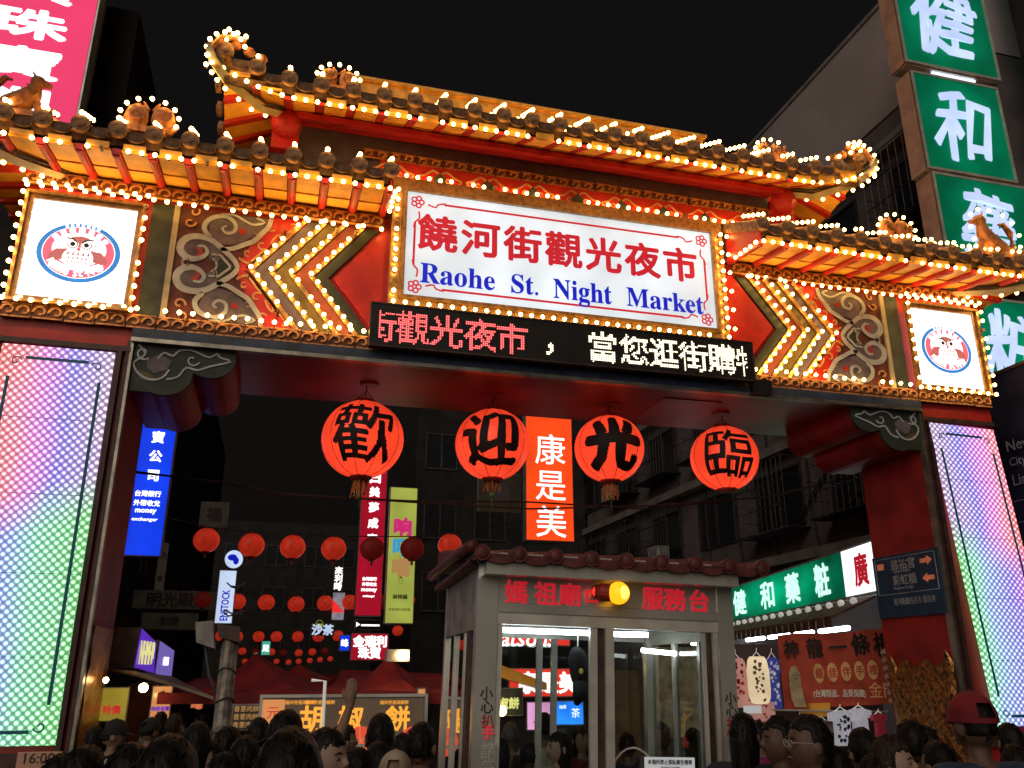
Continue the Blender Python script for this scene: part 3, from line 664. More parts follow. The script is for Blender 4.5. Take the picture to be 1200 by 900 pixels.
# owl emblem boards
mat('emb_blue', (.03, .25, .68), .4, emit=.5, ecol=(.03, .28, .85), bump=0); mat('emb_pink', (.80, .12, .20), .4, emit=.75, ecol=(1, .12, .2), bump=0, var=.05)
mat('emb_white', (.9, .9, .9), .4, emit=1.1, ecol=(1, .97, .95), bump=0, var=.02); mat('emb_wing', (.55, .15, .15), .4, emit=.4, ecol=(.75, .2, .2), bump=0, var=.1); mat('emb_ink', (.03, .02, .03), .5, bump=0)
def owl_board(cx, label, tight):
    r = thing('emblem_sign', label, 'sign', (cx, 0, 5.9), group='lit owl emblem boards on the gate')
    x0, x1, z0, z1, y = cx - .565, cx + .565, 5.90, 7.13, -.07
    m = M(); m.box((x0, y, z0), (x1, .029, z1)); m.build('lit_face', 'owl_white', r)
    m = M(); frame(m, x0, x1, z0, z1, .05, y - .03, .08); frame(m, x0 - .05, x1 + .05, z0 - .05, z1 + .05, .035, y - .07, .08); m.build('sign_frame', 'rail_brass', r)
    m = M(); m.box((x0 + .05, y - .05, z1 + .06), (x1 - .02, y - .01, z1 + .13)); m.build('red_rail', 'red_paint', r)
    cz, a, b = 6.50, .445, .375
    el = lambda k, n=40, t0=0, t1=2 * math.pi, dx=0, dz=0: [(cx + dx + a * k * math.cos(t0 + (t1 - t0) * i / n), cz + dz + b * k * math.sin(t0 + (t1 - t0) * i / n)) for i in range(n)]
    def ell(px, pz, ra, rb, yy, mt, name, par, n=20):
        m = M(); m.plate([(cx + px + ra * math.cos(2 * math.pi * i / n), cz + pz + rb * math.sin(2 * math.pi * i / n)) for i in range(n)], yy, .003); return m.build(name, mt, par)
    m = M(); m.plate(el(1), y - .006, .006); em = m.build('emblem', 'emb_blue', r)
    m = M(); m.plate(el(.875), y - .009, .003); m.build('white_ring', 'emb_white', em)
    m = M(); m.plate(el(.855), y - .012, .003); m.build('pink_disc', 'emb_pink', em)
    ell(0, .04, .29, .21, y - .015, 'emb_white', 'white_disc', em, 32)
    ell(0, .105, .15, .10, y - .018, 'emb_wing', 'crown', em)
    for s in (-1, 1):
        m = M(); m.plate([(cx + s * .13, cz + .03), (cx + s * .24, cz + .02), (cx + s * .315, cz - .06), (cx + s * .32, cz - .13), (cx + s * .22, cz - .12), (cx + s * .13, cz - .10)][::-s], y - .018, .003); m.build('wing', 'emb_wing', em)
        ell(s * .09, .09, .085, .075, y - .021, 'emb_wing', 'eye_rim', em); ell(s * .09, .09, .078, .068, y - .024, 'emb_white', 'eye_disc', em)
        ell(s * .075, .092, .056, .05, y - .027, 'emb_ink', 'eye_ring', em); ell(s * .075, .092, .047, .042, y - .030, 'emb_white', 'eye_white', em); ell(s * .073, .092, .028, .028, y - .033, 'emb_ink', 'pupil', em)
        m = M(); m.ribbon([(cx + s * .02, cz + .115), (cx + s * .07, cz + .155), (cx + s * .15, cz + .165)], [.006, .018, .008], y - .036, .003); m.build('brow', 'emb_ink', em)
    ell(0, .03, .02, .022, y - .036, 'emb_pink', 'beak', em); ell(0, -.075, .165, .135, y - .021, 'emb_white', 'belly', em, 28)
    m = M()
    for rr, (zz, n) in enumerate(((-.02, 5), (-.075, 5), (-.125, 6))):
        for i in range(n):
            px = (i - (n - 1) / 2) * (.054 - rr * .008); s2 = 1.25 - rr * .25
            m.plate([(cx + px, cz + zz + .024 * s2), (cx + px - .011 * s2, cz + zz - .018 * s2), (cx + px + .011 * s2, cz + zz - .018 * s2)], y - .024, .003)
    m.build('feather_mark', 'emb_wing', em, kind='stuff')
    m = M(); m.plate([(cx - .29, cz - .21), (cx - .22, cz - .13), (cx - .10, cz - .185), (cx, cz - .2), (cx + .10, cz - .185), (cx + .22, cz - .13), (cx + .29, cz - .21), (cx + .14, cz - .23), (cx - .14, cz - .23)][::-1], y - .022, .003); m.build('banner', 'emb_white', em)
    mm = M()
    for i, ch in enumerate('饒河街觀光夜市'):
        t = R(143 - i * 17.6); text(ch, (cx + a * .745 * math.cos(t), y - .013, cz + b * .745 * math.sin(t)), FX, FZ, .062, None, None, bold=.08, rot=(t - R(90)) * .8, mm=mm)
    s9 = 'Raohe St.N.M.'
    for i, ch in enumerate(s9):
        t = R(213 + i * 9.6); text(ch, (cx + a * .72 * math.cos(t), y - .013, cz + b * .72 * math.sin(t)), FX, FZ, .075 if ch != '.' else .018, None, None, bold=.05, rot=(t + R(90)) * 1.0, mm=mm)
    for i in range(7):
        t = R(114 - i * 8); text('台北市松山區夜市'[i], (cx + a * .935 * math.cos(t), y - .008, cz + b * .935 * math.sin(t)), FX, FZ, .036, None, None, bold=.06, rot=(t - R(90)), mm=mm)
    mm.build('emblem_lettering', 'emb_white', em)
    bl = ring(x0 - .10, x1 + .10, z0 - .085, z1 + .17, y - .11, .142)
    bl += [(q[0] + Vector((0, .06, .03)), q[1]) for q in ring(x0 - .02, x0 + .03, z0 + .1, z1 - .05, y - .05, .16) if q[0].x < x0][::1] if not tight else []
    bulbs_for(r, bl)
owl_board(-2.515, 'lit white board with round owl emblem above the rainbow panel that shows whole', False)
owl_board(9.52, 'lit white board with round owl emblem next to the green pharmacy box signs', True)

# rainbow LED light panels on the pillars
def led_mat(name, flip, cx, hw, z0, z1):
    green = .62 if not flip else .80
    m = bpy.data.materials.new(name); m.use_nodes = True; n = m.node_tree; L = n.links; b = n.nodes['Principled BSDF']
    N = n.nodes.new
    def math_(op, a, c=None, clamp=False):
        q = N('ShaderNodeMath'); q.operation = op; q.use_clamp = clamp
        for i, v in enumerate((a, c)):
            if v is None: continue
            if isinstance(v, (int, float)): q.inputs[i].default_value = v
            else: L.new(v, q.inputs[i])
        return q.outputs[0]
    tc = N('ShaderNodeTexCoord'); sp = N('ShaderNodeSeparateXYZ'); L.new(tc.outputs['Object'], sp.inputs[0])
    u = math_('DIVIDE', math_('SUBTRACT', sp.outputs[0], cx - hw), 2 * hw)
    if flip: u = math_('SUBTRACT', 1.0, u)
    v = math_('DIVIDE', math_('SUBTRACT', sp.outputs[2], z0), z1 - z0)
    nz = N('ShaderNodeTexNoise'); nz.inputs['Scale'].default_value = .8; L.new(tc.outputs['Object'], nz.inputs[0])
    uu = math_('ADD', u, math_('MULTIPLY', math_('SUBTRACT', nz.outputs['Fac'], .5), .5))
    def ramp(stops, f):
        r = N('ShaderNodeValToRGB'); e = r.color_ramp.elements
        while len(e) < len(stops): e.new(.5)
        for i, (p, c) in enumerate(stops): e[i].position = p; e[i].color = (*c, 1)
        L.new(f, r.inputs[0]); return r.outputs[0]
    top = ramp([(0, (1, .14, .14)), (.22, (1, .22, .34)), (.42, (.82, .20, .82)), (.66, (.24, .18, .90)), (1, (.46, .32, .58))], uu)
    bot = ramp([(0, (.62, .14, .80)), (.22, (.26, .18, .90)), (green - .18, (.25, .42, .85)), (green, (.20, .70, .42)), (1, (.14, .66, .16))], uu)
    mxn = N('ShaderNodeMix'); mxn.data_type = 'RGBA'
    f = N('ShaderNodeMapRange'); f.inputs[1].default_value = .46; f.inputs[2].default_value = .58; L.new(math_('ADD', v, math_('MULTIPLY', uu, -.08)), f.inputs[0])
    L.new(f.outputs[0], mxn.inputs['Factor']); L.new(bot, mxn.inputs['A']); L.new(top, mxn.inputs['B'])
    k = 1 / .088
    p = math_('MULTIPLY', math_('ADD', sp.outputs[0], sp.outputs[2]), k); q = math_('MULTIPLY', math_('SUBTRACT', sp.outputs[0], sp.outputs[2]), k)
    fp = math_('ABSOLUTE', math_('SUBTRACT', math_('FRACT', math_('ADD', p, 500.0)), .5)); fq = math_('ABSOLUTE', math_('SUBTRACT', math_('FRACT', math_('ADD', q, 500.0)), .5))
    d = math_('SQRT', math_('ADD', math_('MULTIPLY', fp, fp), math_('MULTIPLY', fq, fq)))
    dot = N('ShaderNodeMapRange'); dot.inputs[1].default_value = .50; dot.inputs[2].default_value = .24; dot.inputs[3].default_value = .42; dot.inputs[4].default_value = 1.55; L.new(d, dot.inputs[0])
    wh = N('ShaderNodeMix'); wh.data_type = 'RGBA'; L.new(mxn.outputs['Result'], wh.inputs['A']); wh.inputs['B'].default_value = (1, 1, 1, 1)
    w1 = N('ShaderNodeMapRange'); w1.inputs[1].default_value = .34; w1.inputs[2].default_value = .12; w1.inputs[3].default_value = .10; w1.inputs[4].default_value = .46; L.new(d, w1.inputs[0]); L.new(w1.outputs[0], wh.inputs['Factor'])
    L.new(wh.outputs['Result'], b.inputs['Emission Color']); L.new(dot.outputs[0], b.inputs['Emission Strength']); b.inputs['Base Color'].default_value = (.05, .05, .05, 1)
    return m
mat('line_dark', (.01, .035, .05), .5, bump=0, emit=.25, ecol=(.0, .09, .12))
def led_panel(name, label, quad, flip):
    (ax, az), (bx, bz), (cx_, cz_), (dx_, dz_) = quad  # top-outer..: corners TL TR BR BL
    cx = (ax + bx + cx_ + dx_) / 4; hw = abs(bx - ax) / 2
    r = thing('light_panel', label, 'LED panel', (cx, 0, cz_), group='rainbow LED panels on the gate pillars')
    mt = led_mat(name, flip, cx, hw, cz_, az)
    m = M(); m.quad((dx_, -.035, dz_), (cx_, -.035, cz_), (bx, -.035, bz), (ax, -.035, az), (0, .03, 0)); m.build('panel', mt, r)
    def L(u, v): 
        x0 = dx_ + (ax - dx_) * v; x1 = cx_ + (bx - cx_) * v; z0 = dz_ + (cz_ - dz_) * u; z1 = az + (bz - az) * u; return (x0 + (x1 - x0) * u, z0 + (z1 - z0) * v)
    m = M(); a, c, b_, d = .10, .90, .03, .965
    for p in ([(.22, d), (.78, d)], [(.22, b_), (.78, b_)], [(a, .09), (a, .91)], [(c, .09), (c, .91)]): m.ribbon([L(*q) for q in p], .034, -.040, .004)
    for sx, sz, ox, oz in ((1, 1, a, b_), (-1, 1, c, b_), (1, -1, a, d), (-1, -1, c, d)):
        o = L(ox, oz); m.ribbon([(o[0] + sx * (.02 + q[0]), o[1] + sz * (.02 + q[1])) for q in spiral(.03, .03, .01, .06, 0, 6)], .014, -.040, .004)
    m.build('border_line', 'line_dark', r)
    for k in range(1, 5):
        m = M(); m.ribbon([L(0.0, k / 5), L(1.0, k / 5)], .005, -.038, .003); m.build('module_seam', 'line_dark', r)
led_panel('rainbow_left', 'tall rainbow LED dot panel fading from pink down to green, under the larger owl board', [(-3.12, 5.33), (-1.97, 5.33), (-1.95, 1.20), (-3.12, 1.20)], False)
led_panel('rainbow_right', 'tall rainbow LED dot panel, violet above and green below, beside the dark blue wall map', [(9.02, 5.33), (10.15, 5.30), (10.50, 1.20), (9.34, 1.20)], True)

# ------------------------------------------------------------ four large lanterns
lit('lantern_red', (1.0, .062, .022), .80, var=.22, scale=1.5, hot=.0)
_n = MAT['lantern_red'].node_tree; _b = _n.nodes['Principled BSDF']; _w = _n.nodes.new('ShaderNodeTexWave'); _w.bands_direction = 'Z'; _w.inputs['Scale'].default_value = 16; _w.inputs['Distortion'].default_value = .6
_t = _n.nodes.new('ShaderNodeTexCoord'); _n.links.new(_t.outputs['Object'], _w.inputs[0]); _r = _n.nodes.new('ShaderNodeMapRange'); _r.inputs[3].default_value = .86; _r.inputs[4].default_value = 1.06; _n.links.new(_w.outputs['Fac'], _r.inputs[0])
_m = _n.nodes.new('ShaderNodeMath'); _m.operation = 'MULTIPLY'; _s = _b.inputs['Emission Strength'].links[0].from_socket; _n.links.new(_s, _m.inputs[0]); _n.links.new(_r.outputs[0], _m.inputs[1])
_v = _n.nodes.new('ShaderNodeVectorMath'); _v.operation = 'DISTANCE'; _v.inputs[1].default_value = (.5, .5, .42); _n.links.new(_t.outputs['Generated'], _v.inputs[0]); _q = _n.nodes.new('ShaderNodeMapRange'); _q.inputs[1].default_value = .44; _q.inputs[2].default_value = .58; _q.inputs[3].default_value = 1.15; _q.inputs[4].default_value = .8; _n.links.new(_v.outputs['Value'], _q.inputs[0])
_m2 = _n.nodes.new('ShaderNodeMath'); _m2.operation = 'MULTIPLY'; _n.links.new(_m.outputs[0], _m2.inputs[0]); _n.links.new(_q.outputs[0], _m2.inputs[1]); _n.links.new(_m2.outputs[0], _b.inputs['Emission Strength'])
lit('lantern_core', (1.0, .22, .03), 1.2)
LC = [P(425, 515, .88), P(577, 521, .88), P(714, 526, .88), P(849, 537, .88)]
for i, (ch, c, rr, aim) in enumerate(zip('歡迎光臨', LC, (.525, .50, .485, .485), (.02, -.04, .12, .16))):
    r = thing('big_lantern', ('large red paper lantern with the brush character for joy, first of four over the opening',
        'large red paper lantern with the character for greet, beside the orange drugstore sign', 'large red paper lantern with the character for light and a yellow tassel with green bead',
        'large red paper lantern with the character for arrive, in front of the caged balconies')[i], 'lantern', (c.x, c.y, c.z), group='large red lanterns hanging from the gate')
    def rib(d): return 1 - .012 * abs(math.sin(6 * math.atan2(d.y, d.x))) 
    m = M(); m.sphere(c, (rr, rr, rr * .965), 48, 32, 0, lambda d: 1 - .018 * (1 - abs(math.cos(5 * math.atan2(d.y, d.x) + .6 * i))) ** 0 * 0 + .012 * abs(math.sin(5 * math.atan2(d.y, d.x) + i))); m.build('paper_globe', 'lantern_red', r, smooth=True)
    m = M()
    for k in range(10):
        an = (k * math.pi - i) / 5; pts = [(c.x + (rr + .002) * math.cos(an) * math.sin(t), c.y + (rr + .002) * math.sin(an) * math.sin(t), c.z + (rr * .965 + .002) * math.cos(t)) for t in [R(12 + q * 13) for q in range(13)]]; m.tube(pts, .005, 4)
    m.build('wire_rib', 'lantern_cap', r, kind='stuff')
    m = M(); m.lathe([(.0, .02), (.14, .02), (.16, -.02), (.13, -.05), (0, -.05)], (c.x, c.y, c.z + rr * .965), 20); m.build('top_cap', 'lantern_cap', r); m = M(); m.lathe([(.0, .05), (.13, .05), (.15, 0), (.12, -.03), (0, -.03)], (c.x, c.y, c.z - rr * .965), 20); m.build('bottom_cap', 'lantern_cap', r)
    m = M(); m.tube([(c.x, c.y, c.z + rr * .965), (c.x + .02, c.y, 5.5)], .008, 5); m.tube([(c.x - .12, c.y, c.z + rr), (c.x + .02, c.y, 5.42), (c.x + .13, c.y, c.z + rr * .97)], .006, 4); m.build('hanging_wire', 'cable', r)
    m = M()
    if i != 3:
        for k in range(26):
            an = k * .9; q = .03 + .05 * ((k * 7) % 5) / 4; fl = 1.25 if i != 1 else .8
            m.tube([(c.x + q * math.cos(an), c.y + q * math.sin(an), c.z - rr * .97), (c.x + q * 1.5 * math.cos(an), c.y + q * 1.5 * math.sin(an), c.z - rr * .97 - (.12 + .04 * (k % 3)) * fl)], .008, 4)
        m.build('tassel', 'tassel', r, kind='stuff')
        m = M(); zb = c.z - rr - .19; m.sphere((c.x, c.y, zb), .035, 10, 8); m.tube([(c.x, c.y, zb), (c.x, c.y, zb - .18)], .004, 4); mat('bead_green', (.05, .30, .06), .3); m.build('bead', 'bead_green', r)
    # the character wraps the globe facing the street
    dv = Vector((CP.x - c.x, CP.y - c.y, 0)).normalized(); ax = math.atan2(dv.y, dv.x) + aim
    on, wd = raster(ch, 64, (.012, .03, .055, .008)[i]); m = M(); n = 64; done = set()
    for (a, b_) in on:
        vs = []
        for da, db in ((0, 0), (1, 0), (1, 1), (0, 1)):
            ja = .9 * math.sin(b_ * .13 + i) ; jb = 1.2 * math.sin(a * .11 + 2 * i)
            az = ((a + da + ja) - wd / 2) / n * 1.75; el = ((b_ + db + jb) / n - .5) * 1.72 - .02
            t = ax + az; R2 = rr * 1.016
            vs.append((c.x + R2 * math.cos(t) * math.cos(el), c.y + R2 * math.sin(t) * math.cos(el), c.z + R2 * .965 * math.sin(el)))
        m.add(vs, [(0, 1, 2, 3)])
    m.build('brush_character', 'ink_black', r)
# ------------------------------------------------------------ signs of the street
def board(name, label, pl, pr, pt, pb, Y, mt, th=.14, face=None, group=None, rim=None, side='grey_box'):
    a = P(pl, (pt + pb) / 2, Y); b = P(pr, (pt + pb) / 2, Y); t = P((pl + pr) / 2, pt, Y); q = P((pl + pr) / 2, pb, Y)
    r = thing(name, label, 'sign', ((a.x + b.x) / 2, Y, q.z), group=group)
    m = M(); m.box((a.x, Y, q.z), (b.x, Y + th, t.z)); m.build('sign_box', side, r)
    m = M(); e = .015; m.box((a.x + e, Y - .012, q.z + e), (b.x - e, Y - .001, t.z - e)); m.build('lit_face', mt, r)
    if rim:
        m = M(); frame(m, a.x, b.x, q.z, t.z, .03, Y - .03, th * .6); m.build('rim', rim, r)
    r['_'] = 0; del r['_']
    return r, a.x, b.x, q.z, t.z, Y - .012
def tx(B, s, u, v, h, mt, **k):
    """letters at fraction u across and v up the board B, height as fraction h of board width"""
    r, x0, x1, z0, z1, y = B; return text(s, (x0 + (x1 - x0) * u, y, z0 + (z1 - z0) * v), FX, FZ, h * (x1 - x0), mt, r, **k)
lit('ink_white', (1, 1, 1), 1.3); lit('ink_red_lit', (.85, .03, .03), .8)
lit('face_blue', (.004, .05, .9), .8, var=.15, hot=.1); lit('face_purple', (.12, .02, .62), .55); lit('face_violet', (.20, .14, .55), .6)
lit('face_red', (.62, .008, .035), .42, var=.15); lit('face_pink', (.66, .012, .105), .95, var=.06, scale=1); lit('face_orange', (1.0, .075, .01), .85, var=.12, hot=.12)
lit('face_lime', (.50, .58, .10), .5, var=.15); lit('face_white', (.62, .75, 1.0), .72, var=.15); lit('face_dim', (.10, .08, .05), .06, var=.3, scale=4)
lit('face_green', (.0, .19, .085), .95, var=.35, scale=1.1, hot=.6); lit('ink_pale', (.50, .62, .95), .9, var=.15, scale=1.5); lit('ink_aqua', (.62, 1.0, .86), .95)
lit('ink_magenta', (.75, .03, .22), .6); lit('ink_cyan', (.05, .42, .72), .6); lit('ink_tan', (.62, .34, .12), .5); mat('ink_dark', (.04, .035, .03), .6, bump=0)
lit('face_teal', (.10, .62, .45), .5); lit('face_screen', (.02, .22, 1.0), 1.0, var=.5, scale=3); lit('face_rose', (1.0, .42, .80), .8, var=.35, scale=2)
lit('cloth_grey_lit', (.4, .38, .45), .4, var=.4, scale=6); lit('ink_gold', (1.0, .42, .05), .8); lit('face_redlit', (1.0, .05, .03), .75)

B = board('shop_sign', 'tall bright pink lit sign with white characters above the gate roof', -22, 112, -110, 150, 3.2, 'face_pink', .5, rim='alu')
for i, ch in enumerate('鑽珠寶銀'): tx(B, ch, .42, .615 - i * .173, .33, 'ink_white', bold=.055, w=1.15)
B = board('shop_sign', 'tall blue lit money changer sign with white writing beside the gate pillar', 152, 200, 470, 652, 4.5, 'face_blue', .2, group='lit signs along the market street')
for i, ch in enumerate('珠寶公司'): tx(B, ch, .56, .885 - i * .125, .30, 'ink_white', bold=.05)
tx(B, '台灣銀行', .5, .39, .15, 'ink_white', bold=.03); tx(B, '外幣收兌', .5, .33, .15, 'ink_white', bold=.03); tx(B, 'money', .5, .275, .13, 'ink_white', bold=.04); tx(B, 'exchanger', .5, .225, .11, 'ink_white', bold=.03, w=(B[2] - B[1]) * .62)
B = board('shop_sign', 'narrow purple lit sign strip along the edge of the blue sign', 147, 154, 480, 628, 4.35, 'face_purple', .12, group='lit signs along the market street')
B = board('shop_sign', 'tall orange drugstore sign with three white characters behind the big lanterns', 616, 671, 455, 634, 8, 'face_orange', .25, group='lit signs along the market street')
for i, ch in enumerate('康是美'): tx(B, ch, .52, .585 - i * .232, .62, 'ink_white', bold=.004)
B = board('shop_sign', 'tall dark red lit sign with small white characters and a money changer line', 421, 451, 520, 722, 9, 'face_red', .2, group='lit signs along the market street')
for i, ch in enumerate('白美夢成真石'): tx(B, ch, .52, .80 - i * .092, .38 if i else .5, 'ink_white', bold=.05)
tx(B, '台灣銀行', .5, .205, .13, 'ink_white', bold=.05); tx(B, '外幣收兌', .5, .175, .13, 'ink_white', bold=.05); tx(B, 'money', .5, .14, .15, 'ink_white', bold=.05); tx(B, 'exchanger', .5, .108, .1, 'ink_white', bold=.05)
B = board('shop_sign', 'tall yellow-green lit sign with pink and blue rounded characters', 454, 487, 571, 731, 8.6, 'face_lime', .2, group='lit signs along the market street')
for i, (ch, mt) in enumerate((('响', 'ink_magenta'), ('叮', 'ink_cyan'), ('噹', 'ink_tan'))): tx(B, ch, .5, .70 - i * .15, .62, mt, bold=.06)
tx(B, '麻辣鍋', .5, .19, .16, 'ink_dark', bold=.03); tx(B, '新鮮美味涮涮鍋', .5, .10, .1, 'ink_dark'); tx(B, '☃', .5, .31, .25, 'ink_dark')
B = board('shop_sign', 'tall pale lit shoe shop sign with blue sideways letters', 254, 275, 668, 731, 9.5, 'face_white', .15, group='lit signs along the market street')
r, x0, x1, z0, z1, y = B; text('ENSTOCK', ((x0 + x1) / 2, y, z0 + (z1 - z0) * .34), FZ, -FX, (x1 - x0) * .42, 'blue_ink', r, w=(z1 - z0) * .56, bold=.03)
c = P(274, 655, 9.5); r = thing('round_sign', 'round white lit emblem sign above the pale shoe shop sign', 'sign', c)
m = M(); m.tube([(c.x, 9.5, c.z), (c.x, 9.62, c.z)], .185, 24); m.build('disc', 'face_white', r); m = M(); m.sphere((c.x - .03, 9.49, c.z + .03), (.1, .01, .07), 10, 6); m.sphere((c.x + .05, 9.49, c.z - .04), (.06, .01, .08), 10, 6); m.build('globe_mark', 'blue_ink', r)
def vert(label, x0, x1, y0, y1, Y, face, s, mt, sz=.6, grp='small lit signs deep in the market street', th=.12, name='shop_sign', bold=.04, u=.5):
    B = board(name, label, x0, x1, y0, y1, Y, face, th, group=grp); n = len(s)
    for i, ch in enumerate(s): tx(B, ch, u, 1 - (i + .5) / n, sz, mt, bold=bold)
    return B
vert('dark sign with three stacked white characters between lantern strings', 391, 402, 664, 692, 14, 'black', '來利時', 'ink_white', .8)
vert('small pale and red print sign under the stacked white characters', 389, 404, 694, 727, 13, 'cloth_grey_lit', '◣', 'ink_red_lit', .9)
B = board('shop_sign', 'small dark sign with pale blue outlined characters low between lanterns', 364, 392, 731, 745, 12.5, 'black', .12, group='small lit signs deep in the market street'); tx(B, '沙茶', .5, .5, .42, 'face_white', bold=.05); tx(B, '◒', .35, 1.0, .3, 'face_lime')
B = board('shop_sign', 'dark sign with one row of white letters under the red money changer sign', 416, 446, 726, 738, 11, 'black', .1, group='small lit signs deep in the market street'); tx(B, '▶ ▬▬▬▬', .5, .5, .16, 'ink_white', bold=.05)
B = board('shop_sign', 'dark red jewellery sign with five white characters', 411, 455, 742, 774, 9.4, 'face_red', .15, group='small lit signs deep in the market street'); tx(B, '金瑞利', .5, .70, .28, 'ink_white', bold=.05); tx(B, '珠寶', .5, .28, .28, 'ink_white', bold=.05)
vert('tiny bright blue sign beside the jewellery sign', 398, 410, 744, 763, 12, 'face_blue', '峰', 'ink_white', .7)
vert('small teal lit sign low in the dark street', 306, 317, 751, 768, 16, 'face_teal', '足', 'ink_white', .7)
vert('small pale lavender lit sign half hidden by the pillar', 184, 194, 636, 692, 7.2, 'face_dim', '銀樓', 'ink_dark', .6)
vert('small square brown sign above the first lantern string', 234, 268, 588, 618, 11, 'face_dim', '福', 'wall_mauve', .5)
for i, (a, b_, c_, d_, s_, lb) in enumerate(((155, 262, 692, 714, '明光眼鏡', 'unlit dark shop sign with four large faint characters'), (165, 232, 718, 738, '銀樓', 'unlit dark gold shop sign with two faint characters'), (560, 610, 555, 600, '壽', 'dark unlit hanging sign behind the second big lantern'))):
    B = board('shop_sign', lb, a, b_, c_, d_, 13 if i < 2 else 10, 'face_dim', .1); tx(B, s_, .5, .5, .16 if i < 2 else .5, 'wall_mauve', bold=.03)
# purple box signs over the stalls at the pillar: turned boxes
def turned_box(label, corners, th, face, s, mt, side):
    """corners: (px,py,Y) top/bottom near and far"""
    A, Bc, Cc, D = [P(*q) for q in corners]
    U = (Bc - A); U.z = 0; N = Vector((U.y, -U.x, 0)).normalized()
    r = thing('shop_sign', label, 'sign', (D + Cc) / 2, group='purple box signs over the stalls')
    m = M(); m.quad(D, Cc, Bc, A, -N * th); m.build('sign_box', side, r)
    m = M(); k = N * .012; i1 = lambda p, q, t: p + (q - p) * t
    m.quad(i1(D, Bc, .03) + k, i1(Cc, A, .03) + k, i1(Bc, D, .03) + k, i1(A, Cc, .03) + k, -N * .01); m.build('lit_face', face, r)
    if s: text(s, (A + Bc + Cc + D) / 4 + k, U, FZ, (A - D).length * (.56 if len(s) > 1 else .24), mt, r, w=U.length * (.84 if len(s) > 1 else .3), bold=.03)
lit('ink_yellow', (.8, .75, .25), .8)
turned_box('purple lit box sign with yellow letters at the mouth of the street', [(165, 735, 1.9), (183, 752, 3.0), (180, 790, 3.0), (156, 783, 1.9)], .5, 'face_purple', 'NHMHR', 'ink_yellow', 'grey_box')
turned_box('violet lit box sign with a small white square, behind the purple one', [(187, 750, 3.1), (204, 762, 4.2), (200, 797, 4.2), (181, 790, 3.1)], .3, 'face_violet', '▪', 'ink_white', 'grey_box')
# green stacked box signs on the building beyond the roof
def green_box(ch, label, px0, px1, pt, pb, Y, h):
    a = P(px0, (pt + pb) / 2, Y); b = P(px1, (pt + pb) / 2, Y); z1 = P((px0 + px1) / 2, pt, Y).z; z0 = P((px0 + px1) / 2, pb, Y).z
    r = thing('pharmacy_box_sign', label, 'sign', ((a.x + b.x) / 2, Y, z0), group='green box signs stacked up the building')
    m = M(); m.box((a.x, Y, z0), (b.x, Y + .42, z1)); m.build('sign_box', 'sign_side', r)
    m = M(); m.box((a.x + .05, Y - .012, z0 + .06), (b.x - .05, Y - .001, z1 - .06)); m.build('lit_face', 'face_green', r)
    m = M(); frame(m, a.x + .05, b.x - .05, z0 + .06, z1 - .06, .05, Y - .03, .05); m.build('rim', 'alu', r)
    m = M(); m.box((a.x + .03, Y + .02, z0 - .02), (b.x - .03, Y + .40, z0 - .001)); m.build('underside', 'alu', r)
    if h: m = M(); m.tube([((a.x * .7 + b.x * .3), Y + .08, z0 - .05), ((a.x * .25 + b.x * .75), Y + .08, z0 - .05)], .03, 8); lit('tube_dim', (.75, .85, 1), 1.2); m.build('tube', 'tube_dim', r)
    cx, cz, hh = (a.x + b.x) / 2, (z0 + z1) / 2, (z1 - z0)
    text(ch, (cx, Y - .014, cz), FX, FZ, hh * .70, 'ink_pale', r, w=hh * .58, bold=.022, slant=.10, rot=-.06, wob=.035)
green_box('健', 'green lit box sign with white character, topmost of the stack', 1052, 1157, -32, 82, 1.5, True)
green_box('和', 'green lit box sign with white character, second from the top of the stack', 1078, 1178, 95, 205, 1.5, False)
green_box('藥', 'green lit box sign with white character, behind the beast on the roof', 1103, 1212, 212, 322, 1.5, False)
green_box('粧', 'green lit box sign with white character, lowest, beside the owl board', 1128, 1245, 352, 470, 1.5, False)
# shopfront sign of the pharmacy running down the side of the street
A, Bq = Vector((13.4, 14.1, 0)), Vector((10.9, 4.0, 0)); zt, zb = 4.27, 3.27
U = (Bq - A).normalized(); N = Vector((U.y, -U.x, 0)); 
if N.dot(Vector((-1, 0, 0))) < 0: N = -N
r = thing('pharmacy_front_sign', 'long green lit shopfront sign with white characters above the clothes stall', 'sign', ((A + Bq) / 2).to_tuple()[:2] + (zb,))
up = lambda p, z: Vector((p.x, p.y, z))
m = M(); m.quad(up(A, zb), up(Bq, zb), up(Bq, zt), up(A, zt), -N * .3); m.build('sign_box', 'alu', r)
C_ = A.lerp(Bq, .86); D_ = Bq
m = M(); m.quad(up(A, zb + .05) + N * .012, up(C_, zb + .05) + N * .012, up(C_, zt - .05) + N * .012, up(A, zt - .05) + N * .012, -N * .01); m.build('lit_face', 'face_green', r)
m = M(); m.quad(up(C_, zb + .05) + N * .012, up(D_, zb + .05) + N * .012, up(D_, zt - .05) + N * .012, up(C_, zt - .05) + N * .012, -N * .01); m.build('white_face', 'sign_white', r)
Uv = U if U.cross(FZ).dot(N) > 0 else -U
for u, ch in ((.12, '健'), (.37, '和'), (.56, '藥'), (.745, '粧')): text(ch, up(A.lerp(Bq, u), (zb + zt) / 2) + N * .014, Uv, FZ, .66, 'ink_aqua', r, w=1.35 - u * .7, bold=.04)
text('廣', up(A.lerp(Bq, .945), (zb + zt) / 2) + N * .014, Uv, FZ, .6, 'red_ink', r, w=.62, bold=.04)
